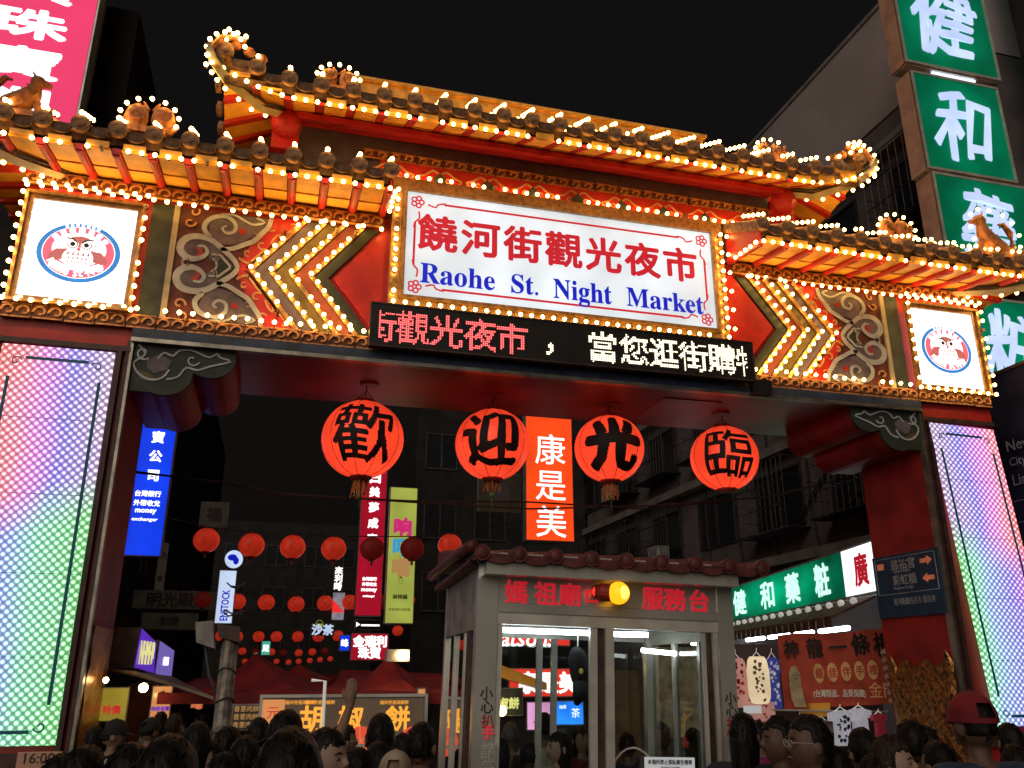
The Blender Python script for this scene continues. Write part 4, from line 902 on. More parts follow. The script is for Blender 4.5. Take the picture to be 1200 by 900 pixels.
# awning with pennants, tubes below
r = thing('shop_awning', 'brown awning with a scalloped fringe and white tubes under the green shopfront sign', 'awning', up((A + Bq) / 2, 3.0).to_tuple())
m = M(); m.quad(up(A, zb - .45) + N * .9, up(Bq, zb - .45) + N * .9, up(Bq, zb - .08) + N * .05, up(A, zb - .08) + N * .05, (0, 0, .04)); mat('awning_brown', (.20, .12, .06), .8, var=.3, scale=5, bump=.4); m.build('canopy', 'awning_brown', r)
m = M()
for i in range(26):
    p = A.lerp(Bq, (i + .5) / 26); q = U * .17; m.quad(up(p - q, zb - .45) + N * .92, up(p + q, zb - .45) + N * .92, up(p + q * .9, zb - .62) + N * .92, up(p - q * .9, zb - .62) + N * .92, N * .01)
m.build('fringe', 'awning_brown', r, kind='stuff')
m = M()
for i in range(17):
    p = A.lerp(Bq, (i + .5) / 17); m.sphere(up(p, zb - .12) + N * .35, .07, 8, 6)
mat('shade_white', (.7, .7, .65), .5, emit=.25, ecol=(1, .95, .85)); m.build('spot_lamps', 'shade_white', r, kind='stuff')
for t0, t1 in ((.03, .16), (.34, .48), (.52, .66), (.70, .80), (.84, .98)):
    p, q = A.lerp(Bq, t0), A.lerp(Bq, t1); m = M(); m.tube([up(p, zb - .62) + N * .55, up(q, zb - .62) + N * .55], .045, 8); m.build('tube_lamp', 'tube_white', r)
m = M()
for i in range(7): m.sphere(up(A.lerp(Bq, .02 + i * .03), zb - .62) + N * 1.2, (.09, .09, .05), 8, 6)
m.build('round_lamps', 'tube_white', r, kind='stuff')

# ------------------------------------------------------------ buildings
def windows(root, facefn, nu, nv, w_, h_, sill=True):
    for i in range(nu):
        for j in range(nv):
            o, U, V, N = facefn(i, j); f = M(); t = .06
            for (a, b, c, d) in ((-w_ / 2 - t, w_ / 2 + t, -h_ / 2 - t, -h_ / 2), (-w_ / 2 - t, w_ / 2 + t, h_ / 2, h_ / 2 + t), (-w_ / 2 - t, -w_ / 2, -h_ / 2, h_ / 2), (w_ / 2, w_ / 2 + t, -h_ / 2, h_ / 2), (-t / 2, t / 2, -h_ / 2, h_ / 2)):
                f.quad(o + U * a + V * c + N * .06, o + U * b + V * c + N * .06, o + U * b + V * d + N * .06, o + U * a + V * d + N * .06, -N * .08)
            fo = f.build('window', 'cage_metal', root); g_ = M(); g_.quad(o - U * w_ / 2 - V * h_ / 2 + N * .015, o + U * w_ / 2 - V * h_ / 2 + N * .015, o + U * w_ / 2 + V * h_ / 2 + N * .015, o - U * w_ / 2 + V * h_ / 2 + N * .015, -N * .01); g_.build('pane', 'window_dark', fo)
def cage(root, o, U, N, w_, h_, d_):
    m = M(); V = FZ; q = lambda a, b, c: o + U * a + V * b + N * c
    for a in (-w_ / 2, w_ / 2):
        for b in (-h_ / 2, h_ / 2): m.tube([q(a, b, 0), q(a, b, d_)], .025, 4)
    for b in (-h_ / 2, -h_ / 6, h_ / 6, h_ / 2): m.tube([q(-w_ / 2, b, d_), q(w_ / 2, b, d_)], .02, 4)
    n = int(w_ / .22)
    for i in range(n + 1): a = -w_ / 2 + w_ * i / n; m.tube([q(a, -h_ / 2, d_), q(a, h_ / 2, d_)], .012, 4)
    for i in range(1, 4):
        b = -h_ / 2 + h_ * i / 4
        for a in (-w_ / 2, w_ / 2): m.tube([q(a, b, 0), q(a, b, d_)], .012, 4)
    m.quad(q(-w_ / 2, -h_ / 2, 0), q(w_ / 2, -h_ / 2, 0), q(w_ / 2, -h_ / 2, d_), q(-w_ / 2, -h_ / 2, d_), (0, 0, .02))
    m.build('window_cage', 'cage_metal', root, kind='stuff')
XF = 13.4
rb = thing('apartment_building', 'grey apartment building with a plain parapet wall and caged balconies', 'building', (17, 18, 0))
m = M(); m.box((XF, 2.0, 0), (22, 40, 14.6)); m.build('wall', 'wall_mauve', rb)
m = M(); m.box((XF - .02, 2.0, 14.65), (22, 40, 17.6)); m.build('parapet', 'parapet_lit', rb)
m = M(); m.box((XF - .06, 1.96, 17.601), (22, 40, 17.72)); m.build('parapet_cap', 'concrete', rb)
def ff(i, j): return Vector((XF, 3.6 + i * 3.6, 6.4 + j * 3.0)), Vector((0, -1, 0)), FZ, Vector((-1, 0, 0))
windows(rb, ff, 8, 3, 2.2, 1.5)
for i in range(8):
    for j in range(3):
        if (i + j) % 4 == 3: continue
        o = ff(i, j)[0]; cage(rb, o, Vector((0, -1, 0)), Vector((-1, 0, 0)), 2.6, 1.9, .7)
m = M()
for j in range(4): m.box((XF - .35, 2.0, 4.6 + j * 3.0), (XF - .002, 40, 4.85 + j * 3.0))
m.build('floor_ledge', 'concrete', rb, kind='stuff')
for k in range(6):
    a = Vector((XF - .3, 4.5 + k * 4.3, 5.4 + (k % 3) * 3)); m = M(); m.box((a.x - .45, a.y, a.z), (a.x, a.y + .8, a.z + .6)); m.lathe([(0, 0), (.2, 0), (.22, .02)], (a.x - .2, a.y + .4, a.z + .6), 10); m.build('air_conditioner', 'grey_box', rb)
m = M()
for k in range(7): y_ = 5.2 + k * 1.9; m.tube([(XF - .05, y_, 4.2), (XF - .06, y_ + .3, 6.0), (XF - .05, y_ + .1, 9 + k)], .04, 6)
m.tube([(XF - .08, 5.6, 6.6), (XF - .1, 8.3, 5.5)], .05, 5); m.tube([(XF - .08, 8.2, 6.9), (XF - .1, 9.8, 5.7)], .05, 5); m.build('drain_pipe', 'cage_metal', rb, kind='stuff')
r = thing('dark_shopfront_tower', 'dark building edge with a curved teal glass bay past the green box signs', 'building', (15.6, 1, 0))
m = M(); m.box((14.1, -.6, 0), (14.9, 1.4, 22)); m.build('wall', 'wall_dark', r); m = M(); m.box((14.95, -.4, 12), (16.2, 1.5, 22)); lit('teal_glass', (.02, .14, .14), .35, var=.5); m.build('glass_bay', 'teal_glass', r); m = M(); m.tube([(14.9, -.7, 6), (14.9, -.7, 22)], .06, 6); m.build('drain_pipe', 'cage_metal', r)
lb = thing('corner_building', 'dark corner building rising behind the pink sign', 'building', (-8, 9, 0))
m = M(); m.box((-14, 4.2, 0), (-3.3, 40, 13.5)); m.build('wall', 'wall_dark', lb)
windows(lb, lambda i, j: (Vector((-3.3, 6.0 + i * 4, 5.0 + j * 3.2)), Vector((0, 1, 0)), FZ, Vector((1, 0, 0))), 7, 3, 2.0, 1.6)
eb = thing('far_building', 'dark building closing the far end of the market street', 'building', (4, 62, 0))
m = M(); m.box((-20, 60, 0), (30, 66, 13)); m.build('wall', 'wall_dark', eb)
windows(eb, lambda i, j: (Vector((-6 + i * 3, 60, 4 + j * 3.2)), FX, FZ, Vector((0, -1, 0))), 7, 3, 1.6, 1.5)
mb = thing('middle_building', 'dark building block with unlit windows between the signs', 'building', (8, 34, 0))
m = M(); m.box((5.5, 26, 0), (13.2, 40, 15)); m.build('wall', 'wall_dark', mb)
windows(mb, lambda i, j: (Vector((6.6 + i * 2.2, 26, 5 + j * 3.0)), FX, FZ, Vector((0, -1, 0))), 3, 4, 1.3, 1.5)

# subway map board at the frame's edge, turned to the street
Xb = 10.75; p0 = PX(1150, 447, Xb); y0_, z1_ = p0.y, p0.z
r = thing('subway_map_board', 'dark blue printed subway map board with pale lettering at the pillar', 'board', (Xb, y0_ - 1.2, 0))
mat('map_blue', (.018, .02, .05), .35, var=.3, scale=2, bump=0); mat('map_ink', (.22, .24, .34), .5, bump=0)
m = M(); m.box((Xb, y0_ - 2.6, .3), (Xb + .1, y0_, z1_)); m.build('panel', 'map_blue', r); m = M(); m.box((Xb - .03, y0_ - 2.6, z1_), (Xb + .13, y0_, z1_ + .05)); m.build('top_rail', 'dark_frame', r)
Um = Vector((0, -1, 0))
for k, (s_, dz, hh) in enumerate((('New York', 1.15, .17), ('City Subway', 1.42, .17), ('Lines', 1.68, .17))): text(s_, (Xb - .002, y0_ - .25, z1_ - dz), Um, FZ, hh, 'map_ink', r, align='l', name='lettering')
m = M()
for k in range(5): m.box((Xb - .004, y0_ - 1.9, z1_ - 2.0 - k * .32), (Xb, y0_ - .2, z1_ - 1.99 - k * .32))
m.build('map_line', 'map_ink', r, kind='stuff')
mat('map_pale', (.45, .36, .26), .5, var=.1); m = M(); m.add([(Xb - .005, y0_ - .75, z1_ - 2.9), (Xb - .005, y0_ - 1.3, z1_ - 2.9), (Xb - .005, y0_ - 1.3, z1_ - 2.1), (Xb - .005, y0_ - .95, z1_ - 2.25)], [(0, 1, 2, 3)]); m.build('pale_patch', 'map_pale', r)

# ------------------------------------------------------------ strings of small lanterns across the street
lit('small_lantern', (.95, .05, .02), .27, var=.3, scale=6); mat('small_lantern_off', (.28, .025, .02), .6, emit=.05, ecol=(.6, .03, .02))
sl = M(); sl.sphere((0, 0, 0), (.2, .2, .185), 16, 10, 0, lambda d: 1 + .02 * abs(math.sin(4 * math.atan2(d.y, d.x)))); SLG = sl.mesh('paper_globe', 'small_lantern', True); SLO = SLG.copy(); SLO.materials[0] = MAT['small_lantern_off']
sl = M(); sl.lathe([(0, .2), (.06, .2), (.07, .175), (0, .17)], n=10); sl.lathe([(0, -.17), (.07, -.175), (.06, -.2), (0, -.2)], n=10); sl.tube([(0, 0, -.2), (0, 0, -.27)], .02, 5); SLC = sl.mesh('lantern_cap', 'lantern_cap')
rows = [(6.2, 13.5, [(242, 633, 1), (295, 639, 1), (343, 641, 1), (391, 643, 1), (436, 643, 0), (483, 643, 0), (527, 639, 1)]),
        (13, 8.8, [(238, 703, 0), (278, 705, 1), (312, 706, 1), (347, 708, 1), (381, 707, 1), (410, 706, 1), (447, 706, 0), (477, 703, 1)]),
        (23, 6, [(259, 745, 1), (278, 746, 1), (303, 746, 1), (324, 746, 1), (349, 746, 1), (373, 746, 1), (396, 745, 1), (466, 739, 1)]),
        (36, 4, [(284, 763, 1), (299, 764, 0), (318, 764, 1), (332, 765, 0), (350, 765, 1), (366, 764, 1), (381, 763, 0)]),
        (46, 3, [(287, 775, 1), (324, 775, 1), (338, 776, 1), (350, 775, 1), (363, 774, 1), (375, 773, 1), (387, 772, 1)])]
for ri, (Y, rpx, L) in enumerate(rows):
    rw_ = ('string crossing just beyond the gate', 'second string of the street', 'third string of the street', 'fourth string, far down the street', 'last string, at the end of the street')[ri]
    rad = rpx / 1000 * (Y + 10.8) ; pts = []
    for k, (px, py, on) in enumerate(L):
        c = P(px, py, Y)
        lb = f'small red round lantern, {"glowing" if on else "unlit"}, ' + ('first', 'second', 'third', 'fourth', 'fifth', 'sixth', 'seventh', 'eighth')[k] + ' on the ' + rw_
        lb = lb.replace('crossing just beyond the gate', 'just past the gate')
        r = thing('small_lantern', lb, 'lantern', c, group='strings of small red lanterns across the street'); s_ = rad / .2
        inst('paper_globe', SLG if on else SLO, r, c, scale=(s_, s_, s_)); inst('lantern_cap', SLC, r, c, scale=(s_, s_, s_)); pts.append(c + Vector((0, 0, rad)))
    m = M(); pts = [pts[0] + Vector((-1.2, 0, .25))] + pts + [pts[-1] + Vector((1.5, 0, .3))]; m.tube(pts, .01, 4); m.build('string_wire', 'cable', None, label=f'thin black wire that carries the lanterns of the {rw_.split(",")[0].replace("string crossing just beyond the gate", "first string")}', cat='wire')
# sagging cables across the opening
for k, (yy, dz) in enumerate(((1.95, 0), (2.05, .05))):
    pts = [P(150, 553 + 0 * k, yy), P(260, 566, yy), P(330, 577 + 2 * k, yy), P(480, 588, yy), P(620, 598 - 9 * k, yy), P(760, 592 + 3 * k, yy), P(900, 582, yy), P(1000, 560, yy)]
    m = M(); m.tube([p + Vector((0, 0, .02 * math.sin(i * 2 + k))) for i, p in enumerate(pts)], .013, 5); m.build('overhead_cable', 'cable', label=('dark cable sagging across the opening below the big lanterns', 'second dark cable twisted beside the first below the lanterns')[k], cat='cable')

# ------------------------------------------------------------ information booth
BT = Matrix.Translation((1.63 * .72, -4.96, 0)) @ Matrix.Rotation(R(1.7), 4, 'Y') @ Matrix.Rotation(R(-3.5), 4, 'Z') @ Matrix.Diagonal((.72, .72, .72, 1))
bt = thing('service_booth', 'stainless steel service booth with glass windows and a clay tile roof edge', 'kiosk', mtx=BT)
BI = BT.inverted()
def BP(px, py, yl=0.0):
    """local coordinates where the sight line meets the plane yl of the booth"""
    o = BI @ CP; d = BI.to_3x3() @ ray(px, py); t = (yl - o.y) / d.y; return o + d * t
def bb(x0, x1, y0, y1, z0, z1, name, mt): m = M(); m.box((x0, y0, z0), (x1, y1, z1)); return m.build(name, mt, bt, local=True)
bx0, bx1 = .0, BP(868, 860).x; cw = BP(582, 760).x - BP(557, 760).x; cw2 = .14
bx0 = BP(557, 760).x; bx1 = BP(866, 850).x; DEP = 2.0
zr = BP(700, 672).z; z_s1 = BP(700, 678).z; z_s0 = BP(700, 711).z; z_h = BP(700, 722).z; z_w = BP(640, 733).z
bb(bx0, bx0 + cw, 0, .12, 0, zr + .12, 'corner_post', 'steel'); bb(bx1 - cw2, bx1, 0, .12, 0, zr + .12, 'corner_post', 'steel')
bb(bx0, bx0 + .1, DEP - .1, DEP, 0, zr + .1, 'corner_post', 'steel'); bb(bx1 - .1, bx1, DEP - .1, DEP, 0, zr + .1, 'corner_post', 'steel')
bb(bx0 + cw + .002, bx1 - cw2 - .002, .0, .1, z_s1, zr + .13, 'top_rail', 'steel')
bb(bx0 + cw + .002, bx1 - cw2 - .002, .012, .1, z_s0, z_s1 - .004, 'name_plate', 'steel')
bb(bx0 + cw + .002, bx1 - cw2 - .002, -.004, .1, z_h, z_s0 - .004, 'lower_rail', 'steel')
bb(bx0 + cw + .002, bx1 - cw2 - .002, .008, .1, z_w, z_h - .003, 'window_head', 'alu')
zq = (z_s0 + z_s1) / 2 - .002
for i, ch in enumerate('媽祖廟口'):
    p = BP((605, 640, 668, 694)[i], 694 + i * 1.6); text(ch, (p.x, .010, p.z), FX, FZ, .185 if i < 3 else .12, 'red_ink', bt, bold=.03, local=True)
for i, ch in enumerate('服務台'):
    p = BP((766, 792, 820)[i], 701 + i * 1.8); text(ch, (p.x, .010, p.z), FX, FZ, .185, 'red_ink', bt, bold=.03, local=True)
# window bays, mullions
mat('glass', (1, 1, 1)); gl = MAT['glass']; n = gl.node_tree; n.nodes.clear(); o_ = n.nodes.new('ShaderNodeOutputMaterial'); t_ = n.nodes.new('ShaderNodeBsdfTransparent'); g_ = n.nodes.new('ShaderNodeBsdfGlossy'); x_ = n.nodes.new('ShaderNodeMixShader'); fz = n.nodes.new('ShaderNodeFresnel')
g_.inputs['Roughness'].default_value = .02; t_.inputs['Color'].default_value = (.86, .92, .90, 1); fz.inputs['IOR'].default_value = 1.5
n.links.new(fz.outputs[0], x_.inputs[0]); n.links.new(t_.outputs[0], x_.inputs[1]); n.links.new(g_.outputs[0], x_.inputs[2]); n.links.new(x_.outputs[0], o_.inputs['Surface'])
wx = [BP(582, 800).x, BP(697, 800).x, BP(705, 800).x, BP(716, 800).x, BP(836, 800).x]
bb(wx[1] - .03, wx[1] + .03, .02, .08, .9, z_w - .003, 'mullion', 'alu'); bb(wx[1] + .032, wx[3] - .045, .035, .07, .9, z_w - .003, 'dark_gap', 'dark_frame'); bb(wx[3] - .042, wx[3] + .03, .0, .06, .9, z_w - .003, 'mullion', 'alu')
bb(bx0 + cw + .002, bx0 + cw + .05, .02, .08, .9, z_w - .003, 'mullion', 'alu')
for k, dx in enumerate((.03, .075, .12)): bb(bx1 - cw2 - dx - .02, bx1 - cw2 - dx + .012, .01 + k * .012, .07, .9, z_w - .003, 'mullion', 'alu' if k != 1 else 'dark_frame')
bb(bx0 + cw + .002, bx1 - cw2 - .002, .0, .11, .0, .9, 'lower_panel', 'steel')
for a, b in ((bx0 + cw + .05, wx[1] - .03), (wx[3] + .03, bx1 - cw2 - .14)):
    m = M(); m.add([(a, .05, .9), (b, .05, .9), (b, .05, z_w), (a, .05, z_w)], [(0, 1, 2, 3)]); m.build('window_pane', 'glass', bt, local=True)
# side walls: framed glass
for x, s in ((bx0, 1), (bx1, -1)):
    bb(x + (0 if s > 0 else -.06), x + (.06 if s > 0 else 0), .122, DEP - .102, 0, .9, 'side_panel', 'steel'); bb(x + (0 if s > 0 else -.06), x + (.06 if s > 0 else 0), .122, DEP - .102, z_w - .05, zr + .1, 'side_panel', 'grey_box' if s > 0 else 'steel')
    for yy in (.35, .62, 1.25): bb(x + (0.005 if s > 0 else -.055), x + (.055 if s > 0 else -.005), yy, yy + (.16 if yy < .4 else .06), .902, z_w - .052, 'mullion', 'dark_frame' if yy < .4 else 'alu')
    m = M(); m.add([(x + s * .03, .55, .9), (x + s * .03, DEP - .1, .9), (x + s * .03, DEP - .1, z_w - .05), (x + s * .03, .55, z_w - .05)], [(0, 1, 2, 3)]); m.build('side_pane', 'glass', bt, local=True)
# back wall with its own window frames
bb(bx0 + .102, bx1 - .102, DEP - .06, DEP, 0, .9, 'back_panel', 'steel'); bb(bx0 + .102, bx1 - .102, DEP - .06, DEP, z_w - .02, zr + .1, 'back_panel', 'steel')
for xx in (wx[1], wx[3] + .02, wx[3] + .5, wx[3] + .56): bb(xx - .03, xx + .03, DEP - .06, DEP - .01, .902, z_w - .022, 'mullion', 'alu')
m = M(); m.add([(bx0 + .1, DEP - .03, .9), (bx1 - .1, DEP - .03, .9), (bx1 - .1, DEP - .03, z_w), (bx0 + .1, DEP - .03, z_w)], [(0, 1, 2, 3)]); m.build('back_pane', 'glass', bt, local=True)
bb(bx0 + .07, bx1 - .07, .102, DEP - .062, zr - .02, zr + .02, 'ceiling', 'grey_box')
for i, (pa, pb_, yl) in enumerate((((585, 738), (694, 742), .30), ((718, 743), (759, 744), .30), ((752, 762), (792, 766), 1.2))):
    p, q = BP(*pa, yl), BP(*pb_, yl); m = M(); m.tube([(p.x, yl, p.z), (q.x, yl, q.z)], .022, 8); m.build('tube_lamp', 'tube_white', bt, local=True)
# counter arch, notice
m = M(); a = BP(742, 900, .04); pts = [(a.x + .2 * math.cos(t), .03, a.z - .12 + .27 * math.sin(t)) for t in [R(k * 15) for k in range(13)]]; m.tube(pts, .008, 5); m.build('speak_arch', 'alu', bt, local=True)
a, b = BP(755, 887), BP(814, 900); lit('notice_face', (.75, .8, .8), .35); m = M(); m.box((a.x, -.006, b.z - .2), (b.x, -.001, a.z)); m.build('notice', 'notice_face', bt, local=True)
text('本場所禁止張貼廣告傳單', ((a.x + b.x) / 2, -.007, a.z - .035), FX, FZ, .036, 'ink_dark', bt, w=(b.x - a.x) * .88, bold=.02, local=True); text('違者依法送辦', ((a.x + b.x) / 2, -.007, a.z - .08), FX, FZ, .025, 'ink_dark', bt, local=True)
for px, Lx in ((570, 0), (856, 1)):
    for i, ch in enumerate('小心扒手請當'):
        p = BP(px + (i * .7 if not Lx else i * 1.2), (812, 828, 845, 858, 880, 899)[i] if not Lx else (818, 833, 848, 861, 884, 902)[i]); text(ch, (p.x, -.001, p.z), FX, FZ, .10 if i < 4 else .12, ('ink_dark', 'ink_dark', 'rafter_red', 'red_ink', 'alu', 'alu')[i], bt, bold=.01, local=True)
# roof: gently sloping slab, wavy clay edge with round caps
ez = BP(700, 655, -.25).z; ex0, ex1 = BP(557, 640, -.25).x, BP(900, 660, -.25).x
m = M(); m.hexa([(ex0, -.22, ez - .06), (ex1, -.22, ez - .06), (ex1, DEP + .3, ez + .2), (ex0, DEP + .3, ez + .2), (ex0, -.22, ez + .0), (ex1, -.22, ez + .0), (ex1, DEP + .3, ez + .32), (ex0, DEP + .3, ez + .32)]); m.build('roof_slab', 'maroon_tile', bt, local=True)
m = M(); m.box((bx0 + .03, -.2, ez - .16), (bx1 - .03, .3, ez - .062)); m.build('eave_flashing', 'steel', bt, local=True)
np_ = 9; 
for i in range(np_):
    x = ex0 + .06 + (ex1 - ex0 - .12) * i / (np_ - 1); m = M(); m.tube([(x, -.27, ez + .0), (x, -.2, ez + .0)], .066, 14); m.sphere((x, -.27, ez), (.05, .02, .05), 12, 8); m.build('roof_cap', 'maroon_tile', bt, local=True)
    m = M(); m.tube([(x, -.2, ez + .0), (x, DEP + .3, ez + .30)], .05, 8); m.build('tile_row', 'maroon_tile', bt, local=True, smooth=True)
    if i < np_ - 1:
        x2 = ex0 + .06 + (ex1 - ex0 - .12) * (i + 1) / (np_ - 1); m = M(); pl_ = [(x, ez + .01)] + [(x + (x2 - x) * k / 8, ez + .02 - .05 * math.sin(math.pi * k / 8)) for k in range(1, 8)] + [(x2, ez + .01), (x2, ez - .03)] + [(x2 - (x2 - x) * k / 8, ez - .04 - .04 * math.sin(math.pi * k / 8)) for k in range(1, 8)] + [(x, ez - .03)]
        m.plate(pl_[::-1], -.25, .04); m.build('pan_tile', 'maroon_tile', bt, local=True)
m = M(); m.tube([(ex0 - .02, -.25, ez + .05), (ex0 - .05, .3, ez + .05), (ex0 - .06, DEP + .3, ez + .06)], .05, 8); m.build('verge_tile', 'maroon_tile', bt, local=True, smooth=True)
m = M(); m.hexa([(ex0 - .03, -.2, ez - .07), (bx0, -.0, ez - .09), (bx0, DEP, ez - .09), (ex0 - .03, DEP + .2, ez - .10), (ex0 - .03, -.2, ez - .05), (bx0, 0, ez - .065), (bx0, DEP, ez - .065), (ex0 - .03, DEP + .2, ez - .05)]); m.build('side_soffit', 'maroon_tile', bt, local=True)
# amber beacon
be = thing('beacon_lamp', 'glowing amber ball beacon with dark red base on the booth name plate', 'lamp', mtx=BT @ Matrix.Translation((BP(712, 694).x, -.02, BP(712, 694).z)))
lit('amber', (1.0, .42, .01), 1.25); c = BP(725, 695, -.18); o = BP(712, 694)
m = M(); m.sphere((c.x - o.x, -.16, c.z - o.z), .092, 20, 14); m.build('amber_globe', 'amber', be, local=True, smooth=True)
lit('amber_hot', (1.0, .72, .08), 2.2); m = M(); m.sphere((c.x - o.x + .02, -.225, c.z - o.z), (.05, .035, .055), 12, 8); m.build('hot_spot', 'amber_hot', be, local=True, smooth=True)
m = M(); d = BP(702, 694, -.1); m.tube([(d.x - o.x - .03, -.05, d.z - o.z), (d.x - o.x + .02, -.1, d.z - o.z), (c.x - o.x - .02, -.13, c.z - o.z)], [.055, .075, .07], 14); m.build('beacon_base', 'lantern_cap', be, local=True)
lit('red_glow', (1.0, .03, .02), 1.0); m = M(); m.sphere((d.x - o.x - .02, -.08, d.z - o.z - .0), .05, 10, 8); m.build('red_bulb', 'red_glow', be, local=True)
# black cap hanging inside
hc = BP(677, 785, .35); HC = BT @ Matrix.Translation(hc)
r = thing('baseball_cap', 'black cap with yellow badge hanging inside the booth window', 'cap', mtx=HC); mat('cloth_black', (.015, .015, .018), .8, var=.3, bump=.4)
m = M(); m.sphere((0, 0, .03), (.085, .07, .16), 14, 10, 0, lambda d: 1 + .12 * math.sin(3 * d.z + d.x)); m.tube([(.02, -.02, -.1), (.0, -.04, -.22), (-.02, -.02, -.28)], [.07, .06, .02], 8); m.build('cap_cloth', 'cloth_black', r, local=True, smooth=True)
m = M(); m.sphere((.01, -.072, -.01), (.02, .008, .025), 8, 6); mat('badge', (.5, .45, .08), .5, emit=.1); m.build('badge', 'badge', r, local=True); m = M(); m.tube([(0, 0, .19), (.0, 0, .33)], .006, 5); m.build('hook', 'alu', r, local=True)

# what shows through the booth
B = board('shop_sign', 'red lit fascia sign with white script seen through the booth top', 560, 668, 737, 757, 3.4, 'face_redlit', .1, group='signs seen through the booth windows'); tx(B, 'Watsons', .42, .45, .16, 'ink_white', slant=.2, bold=.02)
B = board('shop_sign', 'orange red lit drugstore fascia with white characters seen through the booth', 596, 672, 783, 817, 3.0, 'face_redlit', .12, group='signs seen through the booth windows'); tx(B, '康是美', .60, .5, .29, 'ink_white', bold=.04)
m = M(); p = P(572, 775, 2.8); q = P(636, 800, 2.8); m.hexa([(p.x, 2.6, p.z - .18), (q.x, 2.6, q.z - .1), (q.x, 3.0, q.z - .1), (p.x, 3.0, p.z - .18), (p.x, 2.6, p.z), (q.x, 2.6, q.z), (q.x, 3.0, q.z), (p.x, 3.0, p.z)]); m.build('stall_canopy', 'orange_paint', label='short orange stall canopy seen through the booth glass', cat='canopy')
B = board('stall_sign', 'dark green pepper bun stall sign with yellow characters seen through the booth', 570, 613, 806, 839, 2.7, 'dark_green', .1, group='signs seen through the booth windows'); tx(B, '胡椒餅', .45, .45, .27, 'ink_yellow', bold=.04)
B = board('screen', 'pink and white lit display screen seen through the booth', 617, 650, 822, 856, 3.1, 'face_rose', .08, group='signs seen through the booth windows')
B = board('screen', 'bright blue lit menu screen beside the pink screen', 651, 684, 821, 850, 3.0, 'face_screen', .08, group='signs seen through the booth windows'); tx(B, '茶', .7, .5, .3, 'ink_white'); tx(B, '抽獎', .25, .75, .12, 'ink_white')
c = P(588, 833, 2.4); m = M(); m.sphere(c, .07, 12, 8); m.build('hanging_bulb', 'warm_lamp', label='round bare bulb glowing below the pepper bun sign in the booth', cat='lamp')
mat('shelf_beige', (.40, .34, .22), .6, var=.3, scale=8)
m = M(); a = P(772, 800, -.7); m.box((a.x, -.7, 1.2), (a.x + .75, -.4, 2.15)); m.build('wall_shelf', 'shelf_beige', label='beige cabinet standing behind the booth glass', cat='cabinet')
m = M(); a = P(716, 845, -.5); m.box((a.x, -.5, 1.0), (a.x + .35, -.3, 1.9)); m.build('yellow_towel', 'stripe_olive', label='yellow cloth hanging behind the narrow booth window', cat='cloth')

# ------------------------------------------------------------ stalls
# pepper bun stall sign and maroon canopies
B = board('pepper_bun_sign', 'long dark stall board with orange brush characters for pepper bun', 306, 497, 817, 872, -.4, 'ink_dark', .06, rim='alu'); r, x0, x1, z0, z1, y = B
mat('board_brown', (.17, .12, .085), .5, var=.15, emit=.10, ecol=(.3, .2, .12));  # faint glow puts street light into the board's colour
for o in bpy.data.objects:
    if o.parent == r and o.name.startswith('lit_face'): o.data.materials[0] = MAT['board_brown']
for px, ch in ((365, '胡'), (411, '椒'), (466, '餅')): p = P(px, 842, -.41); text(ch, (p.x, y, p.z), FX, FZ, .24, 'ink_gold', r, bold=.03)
for px in (352, 375, 462): p = P(px, 823, -.41); text('福州世祖胡椒餅', (p.x, y, p.z), FX, FZ, .04, 'ink_gold', r)
a, b = P(308, 820, -.42), P(332, 850, -.42); lit('card_orange', (.9, .36, .12), .5); m = M(); m.box((a.x, y - .006, b.z), (b.x, y, a.z)); m.build('orange_card', 'card_orange', r); text('元', ((a.x + b.x) / 2, y - .007, (a.z + b.z) / 2), FX, FZ, .12, 'red_ink', r)
for px, k in ((422, 0), (484, 1)):
    p = P(px, 868, -.42); m = M(); m.tube([(p.x, y - .002, p.z), (p.x, y - .012, p.z)], .14, 24); lit('plate_red', (.9, .10, .05), .55); m.build('red_plate', 'plate_red', r); m = M()
    for q in range(5): m.ribbon([(p.x, p.z), (p.x + .13 * math.cos(q * 1.256 + .4), p.z + .13 * math.sin(q * 1.256 + .4))], .008, y - .014, .002)
    m.build('plate_line', 'card_orange', r)
def canopy(label, apex, ring, Y0, mt='maroon_cloth', pole=True):
    ap = P(*apex); rr = [P(*q) for q in ring]; r = thing('stall_canopy', label, 'canopy', (ap.x, ap.y, 0))
    m = M(); n = len(rr)
    for i in range(n):
        a, b = rr[i], rr[(i + 1) % n]; K = 6; g = []
        for u in range(K + 1):
            row = []
            for v in range(K + 1):
                e = a.lerp(b, v / K); p = ap.lerp(e, u / K); p = p - Vector((0, 0, .18 * math.sin(math.pi * u / K) + (.05 * math.sin(math.pi * v / K) * u / K))); row.append(p)
            g.append(row)
        vs = [p for row in g for p in row]; m.add(vs, [(u * (K + 1) + v, (u + 1) * (K + 1) + v, (u + 1) * (K + 1) + v + 1, u * (K + 1) + v + 1) for u in range(K) for v in range(K)])
        m.quad(a - Vector((0, 0, .12)), b - Vector((0, 0, .12)), b, a, (0, .01, 0))
    m.build('cloth', mt, r)
    if pole: m = M(); m.tube([(ap.x, ap.y, 0), (ap.x, ap.y, ap.z)], .025, 6); m.build('pole', 'alu', r)
canopy('wide dark maroon market canopy between the lamp post and the pepper bun board', (300, 765, 2.5), [(185, 812, 1.0), (395, 812, .8), (420, 795, 4.5), (230, 795, 4.5)], 2)
canopy('maroon canopy with a torn hole above the pepper bun board', (455, 768, 1.6), [(380, 806, .2), (520, 812, .1), (530, 790, 3), (400, 785, 3)], 1)
